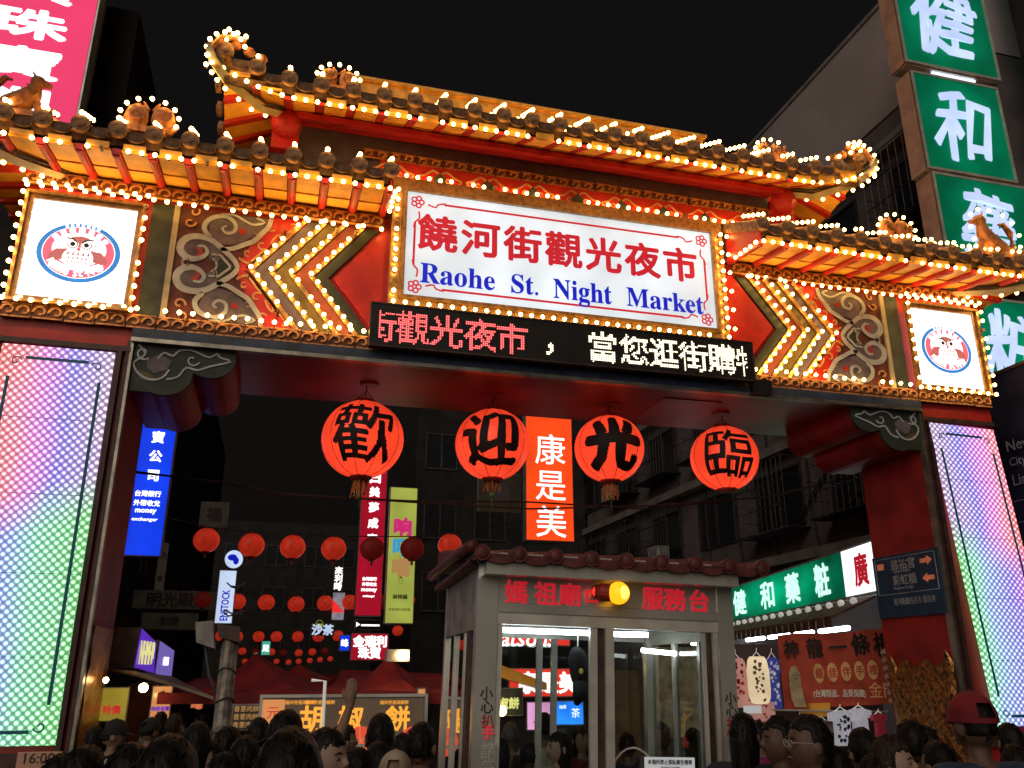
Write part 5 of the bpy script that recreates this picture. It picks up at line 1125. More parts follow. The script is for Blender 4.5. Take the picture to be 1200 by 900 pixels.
canopy('dull red canopy further in, behind the jewellery sign', (350, 778, 6), [(270, 800, 5), (430, 800, 5), (440, 790, 8), (290, 790, 8)], 5, pole=False)
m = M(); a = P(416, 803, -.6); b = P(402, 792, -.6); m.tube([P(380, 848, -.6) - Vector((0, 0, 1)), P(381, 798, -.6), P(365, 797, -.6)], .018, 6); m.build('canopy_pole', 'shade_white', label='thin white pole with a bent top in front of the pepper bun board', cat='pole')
c = P(473, 768, .8); r = thing('spotlight', 'glowing orange floodlight under the lime sign', 'lamp', c); m = M(); m.box((c.x - .06, c.y, c.z - .05), (c.x + .06, c.y + .05, c.z + .05)); m.build('lamp_face', 'warm_lamp', r); m = M(); m.box((c.x - .2, c.y + .052, c.z - .07), (c.x + .08, c.y + .2, c.z + .07)); m.build('lamp_body', 'grey_box', r)
# left stalls by the pillar
B = board('yellow_banner', 'crumpled yellow cloth banner with a red print beside the pillar', 117, 150, 805, 846, 1.2, 'stripe_olive', .02); lit('banner_yellow', (.62, .52, .06), .28, var=.3)  # stall light on the yellow cloth is put in as glow
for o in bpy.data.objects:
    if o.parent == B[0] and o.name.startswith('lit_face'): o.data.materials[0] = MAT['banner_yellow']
tx(B, '特價', .45, .35, .3, 'red_ink', bold=.03)
B = board('orange_poster', 'orange lit menu poster with a purple strip at the stall', 176, 201, 803, 846, 1.5, 'card_orange', .04); tx(B, '手工麵', .5, .72, .26, 'ink_yellow', bold=.03); tx(B, '現做現賣', .5, .36, .2, 'face_purple', bold=.04)
c = P(168, 806, .8); m = M(); m.sphere(c, .05, 12, 8); m.build('bare_bulb', 'warm_lamp', label='bare bulb shining between the yellow banner and the orange poster', cat='lamp')
c = P(124, 797, .6); m = M(); m.sphere(c, .03, 10, 8); m.build('bare_bulb', 'warm_lamp', label='small bare bulb above the top corner of the yellow banner', cat='lamp')
mat('awning_grey', (.25, .20, .15), .8, var=.25, bump=.4)
m = M(); a, b, c, d = P(115, 785, 1.8), P(160, 790, .6), P(250, 820, .6), P(200, 795, 2.6); m.quad(b, c, d, a, (0, 0, .03)); m.build('stall_awning', 'awning_grey', label='grey stall awning sloping down toward the lamp post', cat='awning')
m = M(); a, b = P(152, 800, 2.2), P(176, 870, 2.2); m.box((a.x, 2.2, 0), (b.x, 2.4, a.z)); m.build('brick_post', 'stripe_rust', label='rust brown wall strip between banner and poster', cat='wall')
m = M(); a, b = P(112, 755, 2.6), P(152, 790, 2.6); m.box((a.x, 2.6, b.z), (b.x, 3.2, a.z)); m.build('shop_fascia', 'stripe_rust', label='dim brown shop fascia beneath the purple box sign', cat='fascia')
B = board('price_board', 'small red and yellow price board far down the street', 223, 238, 824, 832, 6, 'card_orange', .05); tx(B, '麻油', .5, .5, .4, 'red_ink')
B = board('lattice_sign', 'brown board with rows of small yellow characters behind the lamp post', 271, 305, 825, 856, .3, 'face_dim', .05)
for k in range(3): tx(B, '香蔥肉餅', .5, .82 - k * .3, .2, 'ink_tan')
# lamp post with flood lamps
r = thing('lamp_post', 'rusty steel post wrapped in wires with two floodlight hoods on top', 'post', (P(265, 850, -3.2).x, -3.2, 0)); px_ = P(265, 800, -3.2).x; pz = P(265, 740, -3.2).z
mat('rust_steel', (.34, .29, .25), .55, metal=.4, var=.4, scale=12, bump=.4)
m = M(); m.tube([(px_, -3.2, 0), (px_, -3.2, pz - .4), (px_, -3.2, pz)], [.06, .06, .058], 12); m.build('post', 'rust_steel', r, smooth=False)
m = M(); m.hexa([(px_ - .23, -3.26, pz - .08), (px_ - .1, -3.3, pz - .12), (px_ - .1, -3.1, pz - .12), (px_ - .23, -3.1, pz - .08), (px_ - .25, -3.26, pz + .06), (px_ - .13, -3.3, pz + .07), (px_ - .13, -3.1, pz + .07), (px_ - .25, -3.1, pz + .06)]); m.build('floodlight', 'grey_box', r)
m = M(); m.hexa([(px_ - .08, -3.3, pz - .04), (px_ + .07, -3.3, pz - .08), (px_ + .07, -3.1, pz - .08), (px_ - .08, -3.1, pz - .04), (px_ - .1, -3.28, pz + .05), (px_ + .06, -3.28, pz + .03), (px_ + .05, -3.1, pz + .02), (px_ - .1, -3.1, pz + .04)]); m.build('floodlight', 'dark_frame', r)
m = M(); rnd = random.Random(3)
for k in range(9):
    zz = .9 + k * .2; m.tube([(px_ + .068 * math.cos(t), -3.2 + .068 * math.sin(t), zz + .02 * math.sin(t * 2 + k)) for t in [i * .7 for i in range(10)]], .006, 4)
m.tube([(px_ - .17, -3.2, pz - .1), (px_ - .12, -3.25, pz - .3), (px_ - .06, -3.27, pz - .42)], .01, 5); m.build('wire_wrap', 'cable', r, kind='stuff')
m = M(); a, b = P(21, 882, -.5), P(70, 900, -.5); m.box((a.x, -.5, b.z - .2), (b.x, -.46, a.z)); o = m.build('time_sign', 'sign_side', label='small pink board reading 16:00 at the foot of the pillar', cat='sign'); text('16:00', ((a.x + b.x) / 2, -.5, (a.z + b.z) / 2 + .02), FX, FZ, .09, 'ink_dark', o)
# blue direction sign on the inner face of the pillar
Xs = XR0 - .012; a = PX(1028, 660, Xs); b = PX(1100, 640, Xs); zt_ = PX(1060, 648, Xs).z; zb_ = PX(1070, 722, Xs).z
r = thing('direction_sign', 'dark blue direction sign with two orange arrows on the red pillar', 'sign', (Xs, .8, zb_)); mat('sign_navy', (.015, .05, .10), .45, var=.2, bump=0)
y0_, y1_ = .04, 1.42
m = M(); m.box((Xs - .02, y0_, zb_), (Xs + .011, y1_, zt_)); m.build('plate', 'sign_navy', r); Um = Vector((0, -1, 0)); hgt = zt_ - zb_
def SP(u, v): return Vector((Xs - .022, y1_ + (y0_ - y1_) * u, zb_ + hgt * v))
mat('arrow_orange', (.75, .22, .10), .5, bump=0, emit=.12, ecol=(1, .3, .15)); mat('sign_pale', (.35, .38, .42), .5, bump=0)
for (u, v, s) in ((.83, .83, 1), (.83, .56, -1)):
    m = M(); q = [(-.09, .035), (.01, .035), (.01, .075), (.09, 0), (.01, -.075), (.01, -.035), (-.09, -.035)]; m.add([SP(u + s * a_, v + b_) for a_, b_ in q], [tuple(range(7))]); m.build('arrow', 'arrow_orange', r)
text('慈祐宮', SP(.48, .83), Um, FZ, .15, 'sign_pale', r, w=.5, bold=.02); text('彩虹橋', SP(.48, .58), Um, FZ, .15, 'sign_pale', r, w=.5, bold=.02); text('Rainbow Bridge', SP(.45, .45), Um, FZ, .06, 'sign_pale', r); text('Ciyou Temple', SP(.45, .72), Um, FZ, .06, 'sign_pale', r)
text('饒河街觀光夜市 自治會', SP(.58, .24), Um, FZ, .10, 'sign_pale', r, w=.85)
m = M()
for (u0, v0), (u1, v1) in (((.04, .37), (.96, .37)), ((.04, .95), (.96, .95)), ((.04, .37), (.04, .95)), ((.96, .37), (.96, .95))): p, q = SP(u0, v0), SP(u1, v1); m.tube([p, q], .006, 4)
m.build('outline', 'sign_pale', r, kind='stuff'); m = M(); m.add([SP(.07, .78), SP(.18, .78), SP(.18, .88), (SP(.07, .88))], [(0, 1, 2, 3)]); m.build('temple_mark', 'arrow_orange', r)
# gold foil and the red banner, clothes stall
mat('gold_foil', (.42, .23, .07), .25, metal=.85, var=.4, scale=16, bump=1.0)
m = M(); K = 16; vs = []
for i in range(K + 1):
    for j in range(K + 1):
        u, v = i / K, j / K; y_ = .06 + u * 1.3; top = 2.0 + (.12 if i in (1, K - 1) else 0) + .05 * math.sin(u * 20); z_ = top * v; vs.append((XR0 - .02 - .05 * abs(noise.noise(Vector((u * 5, v * 9, 1)))) - .015 * ((i + j) % 2), y_, z_))
m.add(vs, [(i * (K + 1) + j, (i + 1) * (K + 1) + j, (i + 1) * (K + 1) + j + 1, i * (K + 1) + j + 1) for i in range(K) for j in range(K)])
m.build('gold_foil_wrap', 'gold_foil', label='crinkled gold foil wrapped round the foot of the red pillar near the cap wearer', cat='foil wrap')
m = M(); vs = [(x_ + .02 * noise.noise(Vector((x_ * 9, z_ * 4, 3))), -.06 - .04 * abs(noise.noise(Vector((x_ * 7, z_ * 7, 0)))), z_) for z_ in [i * .13 for i in range(19)] for x_ in [XL1 - .0 + k * .0 for k in range(1)]]
m = M(); vs = []
for i in range(9):
    for j in range(19): vs.append((XL1 + .012 + .03 * abs(noise.noise(Vector((i * .9, j * .7, 2)))), .12 + i * .15, .1 + j * .125))
m.add(vs, [(i * 19 + j, (i + 1) * 19 + j, (i + 1) * 19 + j + 1, i * 19 + j + 1) for i in range(8) for j in range(18)]); m.build('poster_remains', 'rail_brass', label='peeled brown and gold paper stuck on the lower inner pillar face', cat='paper')
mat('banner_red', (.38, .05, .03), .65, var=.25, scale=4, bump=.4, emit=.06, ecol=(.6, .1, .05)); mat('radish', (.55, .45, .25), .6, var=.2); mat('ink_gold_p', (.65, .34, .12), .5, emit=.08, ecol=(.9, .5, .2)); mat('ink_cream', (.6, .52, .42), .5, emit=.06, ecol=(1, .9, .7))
a, b = P(911, 740, 2.6), P(1042, 740, 2.6); zt_ = P(975, 741, 2.6).z; zb_ = P(975, 828, 2.6).z
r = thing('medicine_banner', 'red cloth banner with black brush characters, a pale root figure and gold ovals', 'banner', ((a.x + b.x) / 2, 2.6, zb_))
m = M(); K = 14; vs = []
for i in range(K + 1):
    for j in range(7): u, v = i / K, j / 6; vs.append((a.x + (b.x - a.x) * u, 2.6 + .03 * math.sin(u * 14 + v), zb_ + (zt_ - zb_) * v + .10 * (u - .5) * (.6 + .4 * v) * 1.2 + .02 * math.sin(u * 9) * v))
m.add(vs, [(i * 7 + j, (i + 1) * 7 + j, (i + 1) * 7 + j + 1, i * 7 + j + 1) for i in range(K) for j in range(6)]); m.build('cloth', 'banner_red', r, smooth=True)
def BN(u, v): return (a.x + (b.x - a.x) * u, 2.56, zb_ + (zt_ - zb_) * v + .11 * (u - .5))
for i, ch in enumerate('神龍一條根'): text(ch, BN(.09 + i * .205, .80 + .02 * (i == 3)), FX, FZ, .27 + .02 * i, 'ink_dark', r, bold=.03, rot=.05, wob=.03); 
for i, ch in enumerate('最佳伴手禮'):
    p = BN(.31 + i * .12, .46); m = M(); m.plate([(p[0] + .095 * math.cos(t * .52), p[2] + .15 * math.sin(t * .52)) for t in range(12)], p[1], .006); m.build('gold_oval', 'ink_gold_p', r); text(ch, (p[0], p[1] - .002, p[2]), FX, FZ, .15, 'banner_red', r, bold=.02)
text('(台灣製造．品質保證)', BN(.47, .17), FX, FZ, .13, 'ink_cream', r, w=.95, bold=.02); text('金門', BN(.85, .18), FX, FZ, .24, 'ink_gold_p', r)
p = BN(.10, .33); m = M(); m.plate([(p[0] + s_ * w_, p[2] + z_) for s_, seq in ((-1, ((.05, -.33), (.10, -.2), (.11, 0), (.10, .18), (.05, .27))), (1, ((.03, .28), (.09, .18), (.10, 0), (.12, -.2), (.16, -.33)))) for w_, z_ in seq][::-1], 2.555, .006); m.build('root_figure', 'radish', r)
m = M(); 
for k in range(3): m.sphere((p[0] - .04 + .05 * k, 2.55, p[2] + .14 - .05 * (k == 1)), (.012, .004, .008), 6, 4)
m.build('face_marks', 'ink_dark', r, kind='stuff')
# striped bolster hanging at the banner's end
r = thing('striped_cushion', 'tall stack of striped cream and brown rolls hanging beside the red banner', 'cushions', (P(1047, 820, 2.4).x, 2.4, 1.2)); mat('cream_cloth', (.50, .45, .36), .8, var=.2); mat('brown_cloth', (.12, .10, .07), .8)
for k in range(7):
    c = P(1040 + k * 1.6, 765 + k * 9.5, 2.4); m = M(); m.sphere(c, (.12, .1, .075), 14, 8); m.build('roll', 'cream_cloth', r, smooth=True); m = M(); m.tube([(c.x - .118, 2.36, c.z - .03), (c.x, 2.29, c.z - .035), (c.x + .118, 2.36, c.z - .03)], .012, 5); m.build('stripe_band', 'brown_cloth', r)
# clothes on hangers
def garment(label, px, py, Y, w_, h_, mt, rnd_, spots=None, kind='shirt'):
    c = P(px, py, Y); r = thing('hanging_' + kind, label, kind, (c.x, Y, c.z - h_ / 2), group='clothes hanging at the stall'); q = random.Random(rnd_); m = M()
    if kind == 'bag': prof = [(.30, .5), (.42, .42), (.5, .2), (.5, -.2), (.46, -.38), (.34, -.48), (.15, -.5)]
    else: prof = [(.12, .5), (.5, .42), (.52, .2), (.30, .18), (.30, -.2), (.34, -.5)]
    poly = [(c.x + a_ * w_, c.z + b_ * h_) for a_, b_ in prof] + [(c.x - a_ * w_, c.z + b_ * h_) for a_, b_ in prof[::-1]]; m.plate(poly[::-1], Y - .04, .08); m.build('cloth', mt, r)
    if spots:
        m = M()
        for k in range(26): x_, z_ = c.x + q.uniform(-.26, .26) * w_, c.z + q.uniform(-.42, .4) * h_; s_ = q.uniform(.015, .035); m.plate([(x_ + s_ * math.cos(t), z_ + s_ * math.sin(t * 1.0)) for t in (0, 1.2, 2.6, 3.9, 5)][::-1], Y - .045, .004)
        m.build('print_mark', spots, r, kind='stuff')
    m = M(); m.tube([(c.x - w_ * .3, Y, c.z + h_ * .45), (c.x, Y, c.z + h_ * .6), (c.x + w_ * .3, Y, c.z + h_ * .45)], .008, 4); m.tube([(c.x, Y, c.z + h_ * .6), (c.x + .01, Y, c.z + h_ * .68)], .006, 4); m.build('hanger', 'shade_white', r)
lit('cloth_cream', (.85, .68, .42), .55, var=.35, scale=2); lit('cloth_pink', (.62, .30, .26), .32, var=.2); mat('cloth_blue', (.07, .09, .45), .8, emit=.12, ecol=(.1, .15, .8)); mat('cloth_white', (.6, .62, .68), .8, emit=.15, ecol=(.8, .85, 1)); mat('cloth_dim', (.30, .22, .20), .8, var=.4, scale=6); mat('cloth_navy', (.03, .05, .16), .8); mat('cloth_red', (.5, .05, .08), .8, emit=.05)  # glowing cloths: the stall's light is put into their colour
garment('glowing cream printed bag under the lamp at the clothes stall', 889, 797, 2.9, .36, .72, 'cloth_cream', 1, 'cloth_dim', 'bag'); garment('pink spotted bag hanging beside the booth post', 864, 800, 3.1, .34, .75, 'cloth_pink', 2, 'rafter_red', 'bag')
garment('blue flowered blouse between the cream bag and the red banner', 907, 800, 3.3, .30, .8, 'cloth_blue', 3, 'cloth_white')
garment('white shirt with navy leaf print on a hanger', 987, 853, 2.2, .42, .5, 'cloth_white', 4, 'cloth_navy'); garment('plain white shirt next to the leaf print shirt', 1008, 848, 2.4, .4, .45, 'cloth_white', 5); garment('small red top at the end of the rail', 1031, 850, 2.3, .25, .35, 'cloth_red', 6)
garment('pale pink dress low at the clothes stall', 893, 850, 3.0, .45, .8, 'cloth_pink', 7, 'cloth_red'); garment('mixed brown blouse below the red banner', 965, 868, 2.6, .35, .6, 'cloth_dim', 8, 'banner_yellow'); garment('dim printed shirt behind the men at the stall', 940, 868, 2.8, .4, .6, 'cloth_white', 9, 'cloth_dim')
m = M(); a, b = P(905, 832, 2.5), P(1040, 834, 2.5); m.tube([a, b], .015, 6); m.build('clothes_rail', 'alu', label='metal clothes rail under the red banner', cat='rail')
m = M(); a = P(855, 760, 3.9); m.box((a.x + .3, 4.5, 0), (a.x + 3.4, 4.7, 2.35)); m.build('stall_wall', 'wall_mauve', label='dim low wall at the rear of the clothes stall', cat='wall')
m = M(); a = P(944, 833, 2.7); m.box((a.x, 2.55, a.z - .08), (a.x + .35, 2.9, a.z + .12)); m.build('cardboard_box', 'orange_paint', label='orange cardboard box on the shelf under the red banner', cat='box')
m = M(); a = P(872, 832, 2.6); m.box((a.x, 2.6, a.z - .05), (a.x + .3, 2.62, a.z + .06)); m.build('white_tag', 'notice_face', label='small white lit card below the cream bag', cat='card')
m = M(); a = P(1047, 805, 2.6); 
for k in range(8): m.tube([(a.x + k * .06, 2.6, .4), (a.x + k * .06, 2.6, 2.4)], .008, 4); m.tube([(a.x, 2.6, 1.2 + k * .16), (a.x + .45, 2.6, 1.2 + k * .16)], .008, 4)
m.build('wire_grid_rack', 'cage_metal', label='black wire grid rack beside the striped rolls', cat='rack')
# torn metal goods between left pillar edge and street
for k, (px, py, w_, h_, mt, lb) in enumerate(((92, 716, 8, 9, 'face_dim', 'small dim card above the crates behind the pillar'), (100, 735, 10, 24, 'cloth_dim', 'pale bundle hanging behind the pillar'))):
    a, b = P(px - w_ / 2, py - h_ / 2, 2.0), P(px + w_ / 2, py + h_ / 2, 2.0)

B = board('stall_banner', 'narrow orange banner hanging against the booth side', 488, 499, 806, 842, 0.0, 'card_orange', .03)
B = board('stall_board', 'dim tan lit board under the grey awning down the street', 204, 250, 806, 822, 5.2, 'face_dim', .05); lit('board_tan', (.55, .36, .2), .22, var=.4, scale=3)  # stall light on the tan board is put in as glow
for o in bpy.data.objects:
    if o.parent == B[0] and o.name.startswith('lit_face'): o.data.materials[0] = MAT['board_tan']
for k, (px, py, Y, s_) in enumerate(((212, 803, 6, .05), (233, 806, 8, .05), (286, 812, 3, .03), (404, 813, 1.4, .035), (447, 812, 1.2, .035))):
    c = P(px, py, Y); m = M(); m.sphere(c, s_, 10, 8); lit('stall_lamp_glow', (1.0, .60, .25), 7.0); m.build('stall_lamp', 'stall_lamp_glow', label=('small warm lamp over the tan board', 'small warm lamp past the tan board, deeper in the street', 'small warm lamp above the brown lattice board', 'small warm lamp under the torn canopy near the white pole', 'small warm lamp under the torn canopy nearer the booth')[k], cat='lamp', group='small warm lamps of the stalls')
# ------------------------------------------------------------ people
mat('skin', (.26, .15, .10), .55, var=.12, scale=8, bump=.05); mat('skin_pale', (.36, .23, .17), .55, var=.1, scale=8, bump=.05); mat('skin_dim', (.12, .065, .045), .55, var=.12, scale=8, bump=.05)  # the darkest skin has the crowd's dim light put into its colour
mat('hair_black', (.010, .008, .008), .5, spec=.18, var=.4, scale=60, bump=.4, stretch=(1, 1, .15)); mat('hair_brown', (.030, .017, .012), .5, spec=.2, var=.4, scale=60, bump=.6, stretch=(1, 1, .15)); mat('hair_grey', (.14, .12, .11), .5, var=.4, scale=60, bump=.5)
for n_, c_ in dict(tee_black=(.02, .02, .024), tee_navy=(.025, .04, .08), tee_pink=(.52, .26, .25), tee_magenta=(.36, .03, .17), tee_purple=(.22, .02, .14), tee_white=(.55, .52, .48), tee_grey=(.16, .15, .15), tee_brown=(.14, .08, .05), tee_beige=(.40, .32, .24), tee_red=(.20, .012, .018), denim=(.04, .06, .11)).items(): mat(n_, c_, .85, var=.2, scale=10, bump=.3)
mat('eye_white', (.20, .18, .17), .3, bump=0); mat('iris', (.02, .012, .01), .2, bump=0); mat('lips', (.20, .07, .055), .5, bump=0)
def finish(bm_edges, verts, sub=1, extra=None, voxel=None, name='body'):
    """grow a skin over a joint skeleton: verts [(co, rx, ry)], edges; then weld extra shapes with a voxel remesh"""
    me = bpy.data.meshes.new(name); b = bmesh.new(); sk = b.verts.layers.skin.verify(); vs = []
    for i, (co, rx, ry) in enumerate(verts): v = b.verts.new(co); v[sk].radius = (rx, ry); v[sk].use_root = (i == 0); vs.append(v)
    for i, j in bm_edges: b.edges.new((vs[i], vs[j]))
    b.to_mesh(me); b.free(); o = bpy.data.objects.new(name, me); sc.collection.objects.link(o)
    md = o.modifiers.new('skin', 'SKIN'); md.use_smooth_shade = True; md.branch_smoothing = .6; md = o.modifiers.new('sub', 'SUBSURF'); md.levels = md.render_levels = sub
    dg = bpy.context.evaluated_depsgraph_get(); out = bpy.data.meshes.new_from_object(o.evaluated_get(dg)); bpy.data.objects.remove(o)
    if extra is not None:
        b = bmesh.new(); b.from_mesh(out); e = extra.mesh('x', 'skin'); b.from_mesh(e); b.to_mesh(out); b.free()
    if voxel:
        o = bpy.data.objects.new(name, out); sc.collection.objects.link(o); md = o.modifiers.new('r', 'REMESH'); md.mode = 'VOXEL'; md.voxel_size = voxel; md.use_smooth_shade = True
        md = o.modifiers.new('s', 'SMOOTH'); md.iterations = 2; md.factor = .5
        dg = bpy.context.evaluated_depsgraph_get(); o2 = bpy.data.meshes.new_from_object(o.evaluated_get(dg)); bpy.data.objects.remove(o); out = o2
    out.polygons.foreach_set('use_smooth', [True] * len(out.polygons)); out.name = name; out.materials.clear(); return out
HC_ = Vector((0, -.005, 1.585))
def headfn(d):
    k = 1.0
    if d.z < 0: k *= 1 - .30 * (-d.z) ** 1.6 * (1 if d.y > 0 else .55)
    for s in (-1, 1):
        e = (d - Vector((s * .36, -.92, .05)).normalized()).length; k -= .06 * math.exp(-(e / .16) ** 2)
    e = (d - Vector((0, -.86, -.5)).normalized()).length; k += .03 * math.exp(-(e / .14) ** 2)
    e = (d - Vector((0, -.6, -.8)).normalized()).length; k += .10 * math.exp(-(e / .25) ** 2)
    return k
def make_body(armsL, armsR, name):
    """arms: elbow, wrist, hand direction"""
    V_ = [((0, 0, .96), .125, .10), ((0, .0, 1.10), .115, .085), ((0, .01, 1.26), .135, .095), ((0, .015, 1.38), .11, .08), ((0, .012, 1.45), .046, .046), ((0, .0, 1.53), .044, .046)]
    E_ = [(0, 1), (1, 2), (2, 3), (3, 4), (4, 5)]; ex = M()
    for s, (el, wr, hd) in ((-1, armsL), (1, armsR)):
        k = len(V_); sh = Vector((s * .175, .012, 1.405)); el, wr, hd = Vector(el), Vector(wr), Vector(hd).normalized()
        V_ += [(sh, .056, .056), (sh.lerp(el, .5), .047, .047), (el, .038, .038), (el.lerp(wr, .35), .037, .037), (wr, .024, .028)]
        E_ += [(3, k), (k, k + 1), (k + 1, k + 2), (k + 2, k + 3), (k + 3, k + 4)]
        # hand: palm and five curled fingers
        sd = hd.cross(Vector((0, 1, 0)) if abs(hd.y) < .8 else Vector((1, 0, 0))).normalized(); sd = sd if abs(hd.y) < .8 else sd; nn = hd.cross(sd)
        pc = wr + hd * .05; ex.tube([wr - hd * .01, wr + hd * .02, wr + hd * .055, wr + hd * .088], [.022, .027, .03, .026], 8)
        for a_ in (-1, 1): ex.tube([wr + hd * .01 + sd * a_ * .008, pc + sd * a_ * .018, wr + hd * .088 + sd * a_ * .022], [.018, .018, .014], 7)
        for f_, (o_, L_) in enumerate(((-.03, .068), (-.010, .078), (.010, .073), (.03, .055))):
            p0 = wr + hd * .085 + sd * o_; p1 = p0 + hd * L_ * .45 + nn * .006; p2 = p1 + hd * L_ * .32 + nn * .02; p3 = p2 + hd * L_ * .18 + nn * .022; ex.tube([p0 - hd * .02, p0, p1, p2, p3], [.010, .0095, .0088, .0082, .006], 6)
        ex.tube([wr + hd * .03 - sd * .02, wr + hd * .055 - sd * .045 + nn * .01, wr + hd * .08 - sd * .055 + nn * .025, wr + hd * .1 - sd * .052 + nn * .035], [.014, .0115, .0105, .007], 6)
    for s in (-1, 1):
        k = len(V_); V_ += [((s * .09, .0, .90), .09, .09), ((s * .10, -.01, .68), .072, .075), ((s * .105, -.015, .49), .052, .055), ((s * .105, .01, .33), .052, .055), ((s * .105, .02, .10), .034, .036), ((s * .11, -.06, .045), .04, .035), ((s * .115, -.14, .032), .035, .024)]
        E_ += [(0, k)] + [(k + i, k + i + 1) for i in range(6)]
    ex.sphere(HC_, (.077, .097, .122), 28, 20, 0, headfn)
    ex.tube([(0, -.098, 1.605), (0, -.112, 1.575), (0, -.104, 1.562)], [.009, .015, .012], 8)
    for s in (-1, 1): ex.sphere((s * .078, .008, 1.578), (.012, .02, .032), 10, 8)
    ex.tube([(0, .0, 1.39), (0, .0, 1.50), (0, -.005, 1.58)], [.055, .046, .05], 10)
    m = finish(E_, V_, 1, ex, .0085, name); m.materials.append(MAT['skin']); return m
def make_shirt(armsL, armsR, name):
    V_ = [((0, 0, 1.02), .15, .118), ((0, .0, .90), .15, .118), ((0, .0, 1.13), .142, .108), ((0, .01, 1.27), .155, .115), ((0, .015, 1.395), .125, .092), ((0, .012, 1.455), .062, .060)]
    E_ = [(0, 1), (0, 2), (2, 3), (3, 4), (4, 5)]
    for s, (el, wr, hd) in ((-1, armsL), (1, armsR)):
        k = len(V_); sh = Vector((s * .180, .012, 1.41)); el = Vector(el); V_ += [(sh, .07, .07), (sh.lerp(el, .45), .062, .062), (sh.lerp(el, .75), .064, .064)]; E_ += [(4, k), (k, k + 1), (k + 1, k + 2)]
    m = finish(E_, V_, 2, None, None, name)
    for v in m.vertices: v.co += Vector((1, .6, .3)) * .006 * noise.noise(v.co * 14)
    return m
def make_trousers():
    V_ = [((0, 0, .97), .135, .11)]; E_ = []
    for s in (-1, 1): k = len(V_); V_ += [((s * .09, 0, .88), .105, .105), ((s * .10, -.01, .66), .085, .088), ((s * .105, -.01, .48), .068, .07), ((s * .105, .01, .30), .062, .064), ((s * .105, .02, .10), .055, .06)]; E_ += [(0, k)] + [(k + i, k + i + 1) for i in range(4)]
    m = finish(E_, V_, 2, None, None, 'trousers'); m.materials.append(MAT['denim']); return m
dn = lambda s: ((s * .235, .03, 1.10), (s * .25, -.03, .86), (0, -.05, -1))
fw = lambda s: ((s * .235, .01, 1.12), (s * .13, -.24, 1.24), (-s * .3, -.6, .55))
rs = lambda s: ((s * .27, -.10, 1.52), (s * .20, -.22, 1.76), (0, -.1, 1))
POSES = {'down': (dn(-1), dn(1)), 'phone': (fw(-1), fw(1)), 'raise': (dn(-1), rs(1))}
BODY = {k: make_body(*v, 'body') for k, v in POSES.items()}; SHIRT = {k: make_shirt(*v, 'shirt') for k, v in POSES.items()}; TROU = make_trousers()
_cache = {}
def hair_mesh(kind, seed=0):
    key = (kind, seed)
    if key in _cache: return _cache[key]
    m = M(); sv = Vector((seed * 3.7, seed * 1.3, 0))
    def fn(d):
        face = max(0, min(1, (-d.y - (.22 if kind != 'short' else .12)) * 4)) * max(0, min(1, ((.52 if kind != 'short' else .62) + .22 * noise.noise(d * 5 + sv) - d.z) * 5))
        nape = max(0, min(1, ((-.28 if kind == 'short' else -.5) - d.z) * 5)) if kind in ('short', 'bun', 'tail') else 0
        side = max(0, min(1, (.12 - d.z) * 6)) * max(0, min(1, (.42 - d.y) * 5)) if kind == 'short' else 0
        k = 1.055 + .03 * noise.noise(d * 2.5 + sv) + .03 * noise.noise(d * 8 + sv) + (.03 * noise.noise(Vector((d.x * 26, d.y * 26, d.z * 6)) + sv))
        if kind == 'short': k += .055 * max(0, d.z) + .03 * max(0, d.z) * noise.noise(d * 14 + sv)
        if kind == 'curly': k += .08 + .10 * noise.noise(d * 11 + sv)
        if kind == 'big': k += .03
        t = max(face, nape, side); return k * (1 - t) + .80 * t
    m.sphere(HC_ + Vector((0, .006, .003)), (.078, .100, .122), 56, 36, 0, fn)
    rn = random.Random(seed * 17 + len(kind))
    for q in range(60):
        az = rn.uniform(.1, math.pi - .1); el = rn.uniform(-.25 if kind == 'short' else -.1, 1.45); dd = Vector((math.cos(az) * math.cos(el), math.sin(az) * math.cos(el), math.sin(el)))
        base = HC_ + Vector((dd.x * .082, dd.y * .105 + .006, dd.z * .128)); dv_ = (Vector((0, .2, -1)) - dd * dd.dot(Vector((0, .2, -1)))).normalized(); dv_ += Vector((rn.uniform(-.5, .5), rn.uniform(-.5, .5), 0)); L_ = rn.uniform(.02, .045)
        lift_ = rn.uniform(.0, .12); m.tube([base - dd * .004, base + dv_ * L_ * .5 + dd * .002, base + dv_ * L_ + dd * (L_ * lift_ - .006)], [.0045, .004, .0008], 4)
    if kind in ('long', 'big', 'curly'):
        for i in range(len(m.v)):
            x, y, z = m.v[i]; q = Vector((x, y, z)) - HC_
            if q.z < .0 and q.y > -.045 and q.length > .082:
                t = min(1, (-q.z) / .10); m.v[i] = (x * (1 + .12 * t) , y * 1.0 + .02 * t + .008, HC_.z + q.z * (1 + (1.7 if kind != 'big' else .7) * t))
    if kind == 'tail': m.tube([HC_ + Vector(p) for p in ((0, .10, .03), (0, .15, .02), (0, .17, -.08), (.01, .15, -.2), (0, .13, -.28))], [.03, .035, .035, .028, .008], 10)
    if kind == 'bun': m.sphere(HC_ + Vector((0, .09, .10)), (.045, .045, .04), 14, 10, 0, lambda d: 1 + .08 * noise.noise(d * 8))
    me = m.mesh('hair', 'hair_black', True); _cache[key] = me; return me
